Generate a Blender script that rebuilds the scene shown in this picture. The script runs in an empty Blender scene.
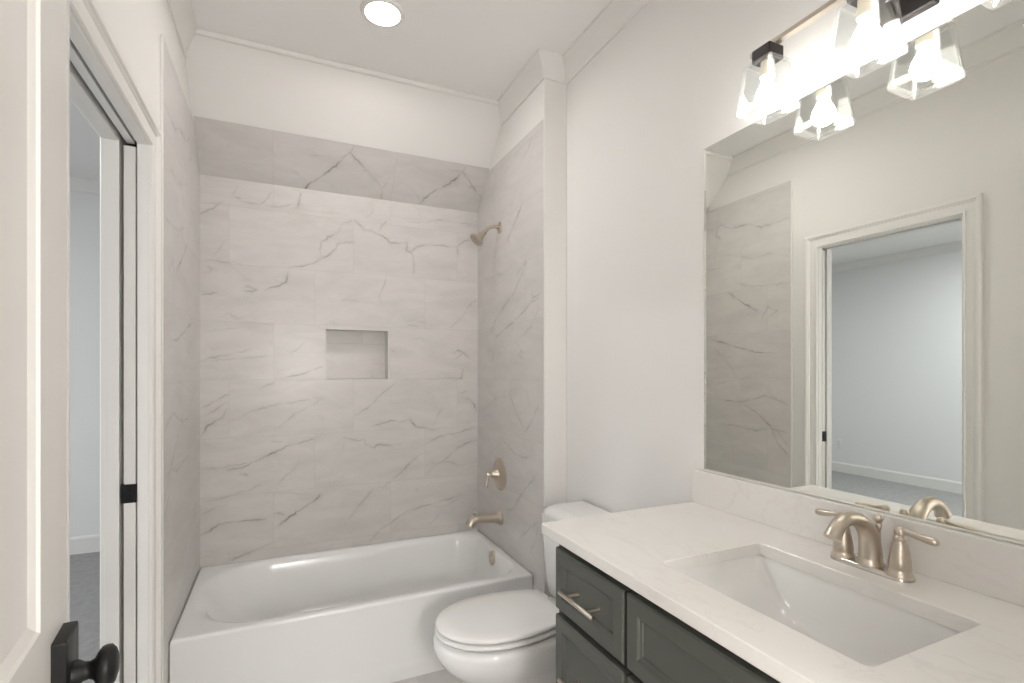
import bpy, bmesh, math, random
import numpy as np
from mathutils import Vector, Matrix

SC = bpy.context.scene
COL = SC.collection
R = math.radians

# ------------------------------------------------------------------ camera, world, exposure
FPX, HORIZON, YAW = 504.6, 370.6, 0.4274
cam_d = bpy.data.cameras.new('camera')
cam = bpy.data.objects.new('camera', cam_d)
COL.objects.link(cam)
cam.location = (0.3856, -3.0287, 1.3685)
cam.rotation_euler = (R(90), 0, -YAW)
cam_d.sensor_width = 36
cam_d.lens = FPX / 1024 * 36
cam_d.shift_y = (HORIZON - 341.5) / 1024
cam_d.clip_start = 0.02
SC.camera = cam

world = bpy.data.worlds.new('world')
SC.world = world
world.use_nodes = True
bgn = world.node_tree.nodes['Background']
bgn.inputs[0].default_value = (0.95, 0.97, 0.98, 1)
bgn.inputs[1].default_value = 3.6

VS = SC.view_settings
VS.view_transform = 'Standard'
VS.look = 'None'
VS.gamma = 1
VS.use_curve_mapping = False
VS.exposure = -0.02

BULB = 42.0          # emission of the vanity bulbs
CAN = 180.0           # emission of the recessed lamp over the tub
HALL_FILL = 78.0          # watts of the unseen fill light added outside the doorway
BED_FILL = 49.0       # watts of the fill light added under the bedroom ceiling

# daylight of the bedroom window: a portal tells Cycles where the sky comes in
pl = bpy.data.lights.new('bedroom_daylight', 'AREA')
pl.shape = 'RECTANGLE'; pl.size = 1.6; pl.size_y = 1.8
pl.cycles.is_portal = True
plo = bpy.data.objects.new('bedroom_daylight', pl)
COL.objects.link(plo)
plo.location = (-4.02, -2.5, 1.5)
plo.rotation_euler = (R(90), 0, R(-90))     # faces +X into the room

hl = bpy.data.lights.new('hall_fill', 'POINT')  # added fill behind the camera, evens out the bathroom brightness
hl.energy = HALL_FILL; hl.color = (1.0, 0.975, 0.955); hl.shadow_soft_size = 0.22
hlo = bpy.data.objects.new('hall_fill', hl)
COL.objects.link(hlo)
hlo.location = (0.60, -4.15, 1.45)
bl = bpy.data.lights.new('bedroom_fill', 'AREA')  # added fill, out of view, lifts the bedroom walls
bl.shape = 'DISK'; bl.size = 0.40; bl.energy = BED_FILL; bl.color = (0.95, 0.98, 1.0)
blo = bpy.data.objects.new('bedroom_fill', bl)
COL.objects.link(blo)
blo.location = (-2.5, -0.85, 2.77)

# ------------------------------------------------------------------ main measures (metres)
TUB_L, TUB_W, TUB_H = 1.524, 0.787, 0.3575
XR = 1.650           # right wall
CEIL = 2.86
SOUTH = -2.97
SLOPE_Z = 2.378      # where the sloped ceiling leaves the back wall
SLOPE_Y = -(CEIL - SLOPE_Z) / 1.037
WING_Y = -0.898
TILE_TOP = 2.575
TILE_Y = -0.873
OP_Y0, OP_Y1, OP_Z = -1.748, -1.048, 2.10      # pocket door opening in the left wall
BED_T = -0.125       # bedroom face of the left wall
BED_X, BED_N, BED_S, BED_C = -3.93, 1.73, -3.5, 2.79

# ------------------------------------------------------------------ materials
def new_mat(name):
    m = bpy.data.materials.new(name)
    m.use_nodes = True
    nt = m.node_tree
    return m, nt, nt.nodes['Principled BSDF']

def nd(nt, typ, **kw):
    n = nt.nodes.new(typ)
    for k, v in kw.items():
        if k.startswith('i_'):
            n.inputs[int(k[2:])].default_value = v
        else:
            setattr(n, k, v)
    return n

def mth(nt, op, a, b=None, c=None):
    n = nt.nodes.new('ShaderNodeMath'); n.operation = op
    for i, v in enumerate((a, b, c)):
        if v is None: continue
        if isinstance(v, (int, float)): n.inputs[i].default_value = v
        else: nt.links.new(v, n.inputs[i])
    return n.outputs[0]

def mixc(nt, f, a, b):
    n = nt.nodes.new('ShaderNodeMix'); n.data_type = 'RGBA'
    for i, v in ((0, f), (6, a), (7, b)):
        if isinstance(v, (int, float)): n.inputs[i].default_value = v
        elif isinstance(v, tuple): n.inputs[i].default_value = v if len(v) == 4 else (*v, 1)
        else: nt.links.new(v, n.inputs[i])
    return n.outputs[2]

def ocoord(nt):
    return nt.nodes.new('ShaderNodeTexCoord').outputs['Object']

def noise(nt, vec, scale, detail=3, rough=0.5, dist=0.0):
    n = nt.nodes.new('ShaderNodeTexNoise')
    n.inputs['Scale'].default_value = scale
    n.inputs['Detail'].default_value = detail
    n.inputs['Roughness'].default_value = rough
    n.inputs['Distortion'].default_value = dist
    nt.links.new(vec, n.inputs['Vector'])
    return n.outputs['Fac']

def bump(nt, b, h, strength, dist=0.002):
    n = nt.nodes.new('ShaderNodeBump')
    n.inputs['Strength'].default_value = strength
    n.inputs['Distance'].default_value = dist
    nt.links.new(h, n.inputs['Height'])
    nt.links.new(n.outputs[0], b.inputs['Normal'])

def paint(name, col, rough=0.6, bumpy=0.08, scale=160, spec=0.35):
    m, nt, b = new_mat(name)
    v = ocoord(nt)
    f = noise(nt, v, 1.3, 2)
    c2 = tuple(x * 0.985 for x in col)
    nt.links.new(mixc(nt, f, col, c2), b.inputs['Base Color'])
    b.inputs['Roughness'].default_value = rough
    b.inputs['Specular IOR Level'].default_value = spec
    if bumpy:
        bump(nt, b, noise(nt, v, scale, 2), bumpy, 0.001)
    return m

def metal(name, col, rough=0.3, brushed=0.04):
    m, nt, b = new_mat(name)
    b.inputs['Metallic'].default_value = 1
    v = ocoord(nt)
    f = noise(nt, v, 6, 2)
    nt.links.new(mixc(nt, f, col, tuple(x * 0.98 for x in col)), b.inputs['Base Color'])
    mr = nt.nodes.new('ShaderNodeMapRange')
    mr.inputs['To Min'].default_value = max(0.02, rough - brushed)
    mr.inputs['To Max'].default_value = rough + brushed
    nt.links.new(noise(nt, v, 12, 2), mr.inputs['Value'])
    nt.links.new(mr.outputs[0], b.inputs['Roughness'])
    return m

def emis(name, col, strength):
    m, nt, b = new_mat(name)
    b.inputs['Base Color'].default_value = (0.9, 0.9, 0.9, 1)
    b.inputs['Emission Color'].default_value = (*col, 1)
    b.inputs['Emission Strength'].default_value = strength
    return m

def tile_mat(name, grout=True):
    """Marble-look porcelain: 'vein' holds each vein's own drawing; joints are laid out on the UV in metres."""
    m, nt, b = new_mat(name)
    uv = nt.nodes.new('ShaderNodeUVMap').outputs[0]
    sep = nt.nodes.new('ShaderNodeSeparateXYZ'); nt.links.new(uv, sep.inputs[0])
    U, V = sep.outputs[0], sep.outputs[1]
    row = mth(nt, 'DIVIDE', mth(nt, 'SUBTRACT', V, 1.32), 0.305)
    k = mth(nt, 'FLOOR', row)
    mm = mth(nt, 'FLOORED_MODULO', k, 3.0)
    sh = mth(nt, 'MULTIPLY_ADD', mm, 0.208, 0.343)
    cu = mth(nt, 'DIVIDE', mth(nt, 'SUBTRACT', U, sh), 0.628)
    tu = mth(nt, 'FLOOR', cu)
    du = mth(nt, 'MULTIPLY', mth(nt, 'ABSOLUTE', mth(nt, 'SUBTRACT', mth(nt, 'FRACT', mth(nt, 'ADD', cu, 0.5)), 0.5)), 0.628)
    dv = mth(nt, 'MULTIPLY', mth(nt, 'ABSOLUTE', mth(nt, 'SUBTRACT', mth(nt, 'FRACT', mth(nt, 'ADD', row, 0.5)), 0.5)), 0.305)
    d = mth(nt, 'MINIMUM', du, dv)
    g = mth(nt, 'LESS_THAN', d, 0.0014)
    comb = nt.nodes.new('ShaderNodeCombineXYZ')
    nt.links.new(tu, comb.inputs[0]); nt.links.new(k, comb.inputs[1])
    wn = nt.nodes.new('ShaderNodeTexWhiteNoise'); wn.noise_dimensions = '3D'
    nt.links.new(comb.outputs[0], wn.inputs[0])
    off = nt.nodes.new('ShaderNodeVectorMath'); off.operation = 'MULTIPLY_ADD'
    off.inputs[1].default_value = (9, 9, 9)
    nt.links.new(wn.outputs['Color'], off.inputs[0]); nt.links.new(uv, off.inputs[2])
    # streak direction: stretch along a gentle diagonal
    mp = nt.nodes.new('ShaderNodeMapping')
    mp.inputs['Rotation'].default_value = (0, 0, R(-32)); mp.inputs['Scale'].default_value = (1.0, 3.2, 1)
    nt.links.new(off.outputs[0], mp.inputs[0])
    cloud = noise(nt, mp.outputs[0], 3.2, 5, 0.6, 0.6)
    cr = nt.nodes.new('ShaderNodeValToRGB')
    cr.color_ramp.elements[0].position = 0.30; cr.color_ramp.elements[0].color = (0.600, 0.578, 0.558, 1)
    cr.color_ramp.elements[1].position = 0.62; cr.color_ramp.elements[1].color = (0.680, 0.655, 0.634, 1)
    nt.links.new(cloud, cr.inputs[0])
    # hair veins of each tile
    fine = noise(nt, mp.outputs[0], 2.1, 6, 0.62, 0.9)
    rid = mth(nt, 'ABSOLUTE', mth(nt, 'SUBTRACT', fine, 0.5))
    mr = nt.nodes.new('ShaderNodeMapRange'); mr.inputs['From Min'].default_value = 0.0; mr.inputs['From Max'].default_value = 0.010
    mr.inputs['To Min'].default_value = 0.14; mr.inputs['To Max'].default_value = 0.0
    nt.links.new(rid, mr.inputs['Value'])
    c1 = mixc(nt, mr.outputs[0], cr.outputs[0], (0.38, 0.365, 0.355))
    at = nt.nodes.new('ShaderNodeAttribute'); at.attribute_name = 'vein'
    # vein weight broken up by fine noise so the line is mineral rather than drawn
    vn = mth(nt, 'MULTIPLY_ADD', noise(nt, uv, 60, 4, 0.7), 0.9, 0.55)
    vf = mth(nt, 'MINIMUM', mth(nt, 'MULTIPLY', at.outputs['Fac'], vn), 0.95)
    c2 = mixc(nt, vf, c1, (0.13, 0.118, 0.112))
    if grout:
        c2 = mixc(nt, mth(nt, 'MULTIPLY', g, 0.32), c2, (0.46, 0.425, 0.39))
    nt.links.new(c2, b.inputs['Base Color'])
    b.inputs['Roughness'].default_value = 0.28
    b.inputs['Specular IOR Level'].default_value = 0.4
    if grout:
        inv = mth(nt, 'SUBTRACT', 1.0, g)
        bump(nt, b, inv, 0.25, 0.001)
    return m

def quartz(name):
    m, nt, b = new_mat(name)
    v = ocoord(nt)
    cloud = noise(nt, v, 5, 4, 0.55, 0.4)
    base = mixc(nt, cloud, (0.855, 0.835, 0.805), (0.80, 0.775, 0.74))
    mp = nt.nodes.new('ShaderNodeMapping'); mp.inputs['Scale'].default_value = (2.4, 0.9, 2); mp.inputs['Rotation'].default_value = (0, 0, R(25))
    nt.links.new(v, mp.inputs[0])
    n = noise(nt, mp.outputs[0], 2.2, 6, 0.6, 1.2)
    rid = mth(nt, 'ABSOLUTE', mth(nt, 'SUBTRACT', n, 0.5))
    mr = nt.nodes.new('ShaderNodeMapRange'); mr.inputs['From Max'].default_value = 0.014
    mr.inputs['To Min'].default_value = 0.26; mr.inputs['To Max'].default_value = 0.0
    nt.links.new(rid, mr.inputs['Value'])
    k = mth(nt, 'MULTIPLY', mr.outputs[0], noise(nt, v, 3, 2))
    nt.links.new(mixc(nt, k, base, (0.50, 0.47, 0.44)), b.inputs['Base Color'])
    b.inputs['Roughness'].default_value = 0.22
    b.inputs['Specular IOR Level'].default_value = 0.45
    return m

def thin_glass(name, tint=(0.97, 0.98, 0.98)):
    m = bpy.data.materials.new(name); m.use_nodes = True
    nt = m.node_tree; nt.nodes.clear()
    out = nt.nodes.new('ShaderNodeOutputMaterial')
    tr = nd(nt, 'ShaderNodeBsdfTransparent'); tr.inputs[0].default_value = (*tint, 1)
    gl = nd(nt, 'ShaderNodeBsdfGlossy'); gl.inputs['Roughness'].default_value = 0.03
    lw = nd(nt, 'ShaderNodeLayerWeight'); lw.inputs[0].default_value = 0.5
    fac = mth(nt, 'MULTIPLY_ADD', mth(nt, 'POWER', lw.outputs['Facing'], 4.0), 0.9, 0.05)
    mx = nd(nt, 'ShaderNodeMixShader')
    nt.links.new(fac, mx.inputs[0]); nt.links.new(tr.outputs[0], mx.inputs[1]); nt.links.new(gl.outputs[0], mx.inputs[2])
    nt.links.new(mx.outputs[0], out.inputs[0])
    return m

def edge_glass(name):
    """Polished glass edge: light caught inside the glass leaves it there, so it passes and spreads light."""
    m = bpy.data.materials.new(name); m.use_nodes = True
    nt = m.node_tree; nt.nodes.clear()
    out = nt.nodes.new('ShaderNodeOutputMaterial')
    tr = nd(nt, 'ShaderNodeBsdfTransparent'); tr.inputs[0].default_value = (0.97, 0.98, 0.98, 1)
    tl = nd(nt, 'ShaderNodeBsdfTranslucent'); tl.inputs[0].default_value = (0.95, 0.95, 0.94, 1)
    gl = nd(nt, 'ShaderNodeBsdfGlossy'); gl.inputs['Roughness'].default_value = 0.08
    m1 = nd(nt, 'ShaderNodeMixShader'); m1.inputs[0].default_value = 0.13
    m2 = nd(nt, 'ShaderNodeMixShader'); m2.inputs[0].default_value = 0.16
    nt.links.new(tr.outputs[0], m1.inputs[1]); nt.links.new(tl.outputs[0], m1.inputs[2])
    nt.links.new(m1.outputs[0], m2.inputs[1]); nt.links.new(gl.outputs[0], m2.inputs[2])
    nt.links.new(m2.outputs[0], out.inputs[0])
    return m

def ceramic(name, col, rough=0.1, coat=0.3):
    m, nt, b = new_mat(name)
    v = ocoord(nt)
    nt.links.new(mixc(nt, noise(nt, v, 2, 2), col, tuple(x * 0.985 for x in col)), b.inputs['Base Color'])
    b.inputs['Roughness'].default_value = rough
    b.inputs['Specular IOR Level'].default_value = 0.5
    b.inputs['Coat Weight'].default_value = coat
    b.inputs['Coat Roughness'].default_value = 0.05
    return m

def carpet_mat():
    m, nt, b = new_mat('grey_carpet')
    v = ocoord(nt)
    a = noise(nt, v, 160, 3, 0.8); c = noise(nt, v, 25, 3)
    f = mth(nt, 'MULTIPLY_ADD', c, 0.4, mth(nt, 'MULTIPLY', a, 0.6))
    nt.links.new(mixc(nt, f, (0.22, 0.22, 0.22), (0.68, 0.675, 0.66)), b.inputs['Base Color'])
    b.inputs['Roughness'].default_value = 0.95
    b.inputs['Specular IOR Level'].default_value = 0.1
    bump(nt, b, a, 0.8, 0.01)
    return m

M = {}
M['wall'] = paint('warm_white_wall_paint', (0.85, 0.833, 0.808))
M['ceiling'] = paint('white_ceiling_paint', (0.93, 0.92, 0.905), 0.8)
M['trim'] = paint('satin_white_trim_paint', (0.86, 0.845, 0.82), 0.35, 0)
M['bedwall'] = paint('white_bedroom_paint', (0.86, 0.86, 0.855))
M['door'] = paint('satin_white_door_paint', (0.80, 0.775, 0.745), 0.3, 0)
M['tile'] = tile_mat('marble_look_tile')
M['tile_plain'] = tile_mat('marble_look_tile_edge', False)
M['quartz'] = quartz('white_quartz')
M['acrylic'] = ceramic('white_tub_enamel', (0.87, 0.87, 0.86), 0.2, 0.08)
M['china'] = ceramic('white_vitreous_china', (0.84, 0.835, 0.82), 0.08)
M['plastic'] = ceramic('white_seat_plastic', (0.83, 0.82, 0.80), 0.18)
M['green'] = paint('dark_green_grey_lacquer', (0.082, 0.086, 0.074), 0.38, 0, spec=0.45)
M['nickel'] = metal('brushed_nickel', (0.62, 0.555, 0.475), 0.33, 0.01)
M['nickel_bright'] = metal('polished_nickel', (0.66, 0.62, 0.56), 0.16, 0.005)
M['pewter'] = metal('dark_pewter', (0.07, 0.065, 0.065), 0.4)
M['black'] = paint('matte_black_metal', (0.007, 0.007, 0.007), 0.42, 0, spec=0.3)
M['dark'] = paint('dark_slot', (0.02, 0.02, 0.02), 0.8, 0)
M['carpet'] = carpet_mat()
M['thin_glass'] = thin_glass('clear_shade_glass')
M['pane'] = thin_glass('window_glass', (0.98, 0.99, 1.0))
M['rim_glass'] = edge_glass('clear_glass_edge')
M['bulb'] = emis('lit_bulb', (1.0, 0.945, 0.89), BULB)
M['can'] = emis('lit_downlight_lens', (1.0, 0.96, 0.925), CAN)
M['socket'] = paint('cream_lamp_socket', (0.75, 0.68, 0.55), 0.4, 0)
M['outlet'] = paint('white_outlet_plastic', (0.82, 0.82, 0.81), 0.3, 0)
mm_, nt_, b_ = new_mat('silvered_mirror')
b_.inputs['Metallic'].default_value = 1
b_.inputs['Roughness'].default_value = 0.0
b_.inputs['Base Color'].default_value = (0.92, 0.935, 0.895, 1)
M['mirror'] = mm_
M['mirror_edge'] = paint('mirror_edge_highlight', (0.90, 0.91, 0.89), 0.2, 0)  # white colour stands in for the bright reflection along the side bevels

# ------------------------------------------------------------------ mesh helpers
def world_of(o):
    m = o.matrix_basis
    return m if o.parent is None else world_of(o.parent) @ o.matrix_parent_inverse @ m

class MB:
    """Collects shapes and links them as one mesh object."""
    def __init__(s):
        s.v, s.f, s.mi = [], [], []
    def add(s, verts, faces, mi=0):
        o = len(s.v)
        s.v += [tuple(p) for p in verts]
        s.f += [tuple(i + o for i in f) for f in faces]
        s.mi += [mi] * len(faces)
    def box(s, x0, x1, y0, y1, z0, z1, mi=0):
        v = [(x, y, z) for z in (z0, z1) for y in (y0, y1) for x in (x0, x1)]
        s.add(v, [(0, 2, 3, 1), (4, 5, 7, 6), (0, 1, 5, 4), (2, 6, 7, 3), (0, 4, 6, 2), (1, 3, 7, 5)], mi)
    def rings(s, rings, cap0=True, cap1=True, closed=True, mi=0):
        n = len(rings[0]); v = [p for r in rings for p in r]; f = []
        for i in range(len(rings) - 1):
            for j in range(n if closed else n - 1):
                a, b = i * n + j, i * n + (j + 1) % n
                f.append((a, b, b + n, a + n))
        if cap0: f.append(tuple(reversed(range(n))))
        if cap1: f.append(tuple(range((len(rings) - 1) * n, len(rings) * n)))
        s.add(v, f, mi)
    def lathe(s, prof, org, axis, seg=32, mi=0):
        """prof: (radius, distance along axis)."""
        ax = Vector(axis).normalized(); q = ax.to_track_quat('Z', 'Y')
        rr = []
        for r, h in prof:
            rr.append([Vector(org) + q @ Vector((max(r, 1e-4) * math.cos(2 * math.pi * k / seg), max(r, 1e-4) * math.sin(2 * math.pi * k / seg), h)) for k in range(seg)])
        s.rings(rr, mi=mi)
    def tube(s, pts, rad, seg=20, sx=1.0, mi=0):
        """Round bar along pts; rad a number or one per point; sx squeezes it sideways."""
        P = [Vector(p) for p in pts]
        if isinstance(rad, (int, float)): rad = [rad] * len(P)
        t0 = (P[1] - P[0]).normalized()
        up = Vector((0, 1, 0)) if abs(t0.y) < 0.9 else Vector((0, 0, 1))
        rr = []
        for i, p in enumerate(P):
            t = (P[min(i + 1, len(P) - 1)] - P[max(i - 1, 0)]).normalized()
            n = (up - t * up.dot(t)).normalized(); bn = t.cross(n); up = n
            rr.append([p + n * (rad[i] * sx * math.cos(2 * math.pi * k / seg)) + bn * (rad[i] * math.sin(2 * math.pi * k / seg)) for k in range(seg)])
        s.rings(rr, mi=mi)
    def sphere(s, c, r, seg=24, rg=14, sc=(1, 1, 1), mi=0):
        rr = []
        for i in range(rg + 1):
            a = math.pi * i / rg
            q = max(math.sin(a), 1e-3)
            rr.append([(c[0] + r * sc[0] * q * math.cos(2 * math.pi * k / seg), c[1] + r * sc[1] * q * math.sin(2 * math.pi * k / seg), c[2] - r * sc[2] * math.cos(a)) for k in range(seg)])
        s.rings(rr, mi=mi)
    def build(s, name, mats, parent=None, bevel=0.0, seg=2, smooth=40, sub=0, loc=None):
        me = bpy.data.meshes.new(name)
        me.from_pydata(s.v, [], s.f)
        if not isinstance(mats, (list, tuple)): mats = [mats]
        for m in mats: me.materials.append(m)
        me.polygons.foreach_set('material_index', s.mi)
        bm = bmesh.new(); bm.from_mesh(me)
        bmesh.ops.remove_doubles(bm, verts=bm.verts, dist=1e-6)
        bmesh.ops.recalc_face_normals(bm, faces=bm.faces)
        if bevel:
            es = [e for e in bm.edges if len(e.link_faces) == 2 and e.calc_face_angle(0) > R(30)]
            bmesh.ops.bevel(bm, geom=es, offset=bevel, segments=seg, profile=0.5, affect='EDGES', clamp_overlap=True)
        if loc is not None:
            bmesh.ops.translate(bm, vec=-Vector(loc), verts=bm.verts)
        for f in bm.faces: f.smooth = bool(smooth)
        bm.to_mesh(me); bm.free()
        if smooth: me.set_sharp_from_angle(angle=R(smooth))
        o = bpy.data.objects.new(name, me)
        COL.objects.link(o)
        if loc is not None: o.location = loc
        if parent is not None:
            o.parent = parent
            o.matrix_parent_inverse = world_of(parent).inverted()
        if sub:
            md = o.modifiers.new('smooth', 'SUBSURF'); md.levels = sub; md.render_levels = sub
        return o

def struct(o):
    o['kind'] = 'structure'
    return o

def tag(o, label, cat, group=None):
    o['label'] = label; o['category'] = cat
    if group: o['group'] = group
    return o

def thing(name, loc, label, cat, group=None, rz=0.0):
    o = bpy.data.objects.new(name, None)
    o.empty_display_size = 0.1
    COL.objects.link(o); o.location = loc; o.rotation_euler = (0, 0, rz)
    return tag(o, label, cat, group)

def rrect(x0, x1, y0, y1, z, r, k=10):
    """Rounded rectangle, counter-clockwise; r one radius or (left, right)."""
    rl, rr_ = r if isinstance(r, (tuple, list)) else (r, r)
    P = []
    for cx, cy, rad, a0 in ((x1 - rr_, y1 - rr_, rr_, 0), (x0 + rl, y1 - rl, rl, 90), (x0 + rl, y0 + rl, rl, 180), (x1 - rr_, y0 + rr_, rr_, 270)):
        for i in range(k + 1):
            a = R(a0 + 90 * i / k)
            P.append((cx + rad * math.cos(a), cy + rad * math.sin(a), z))
    return P

def sweep(path, prof, put, closed=False):
    """Mitred sweep of a closed profile (offset to the left of the path, height) along a 2D path; put(x, y, h) -> 3D."""
    P = [Vector(p) for p in path]; rings = []
    n = len(P)
    for i in range(n):
        d0 = (P[i] - P[i - 1]).normalized() if i > 0 else None
        d1 = (P[i + 1] - P[i]).normalized() if i < n - 1 else None
        if d0 is None: d0 = d1
        if d1 is None: d1 = d0
        n0 = Vector((-d0.y, d0.x)); n1 = Vector((-d1.y, d1.x))
        m = (n0 + n1).normalized(); m = m / max(m.dot(n0), 0.2)
        rings.append([put(P[i].x + m.x * o, P[i].y + m.y * o, h) for o, h in prof])
    mb = MB(); mb.rings(rings)
    return mb

def bez(p0, p1, p2, p3, n=14):
    p0, p1, p2, p3 = map(Vector, (p0, p1, p2, p3)); out = []
    for i in range(n + 1):
        t = i / n; q = 1 - t
        out.append(p0 * q ** 3 + p1 * 3 * q * q * t + p2 * 3 * q * t * t + p3 * t ** 3)
    return out

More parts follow.
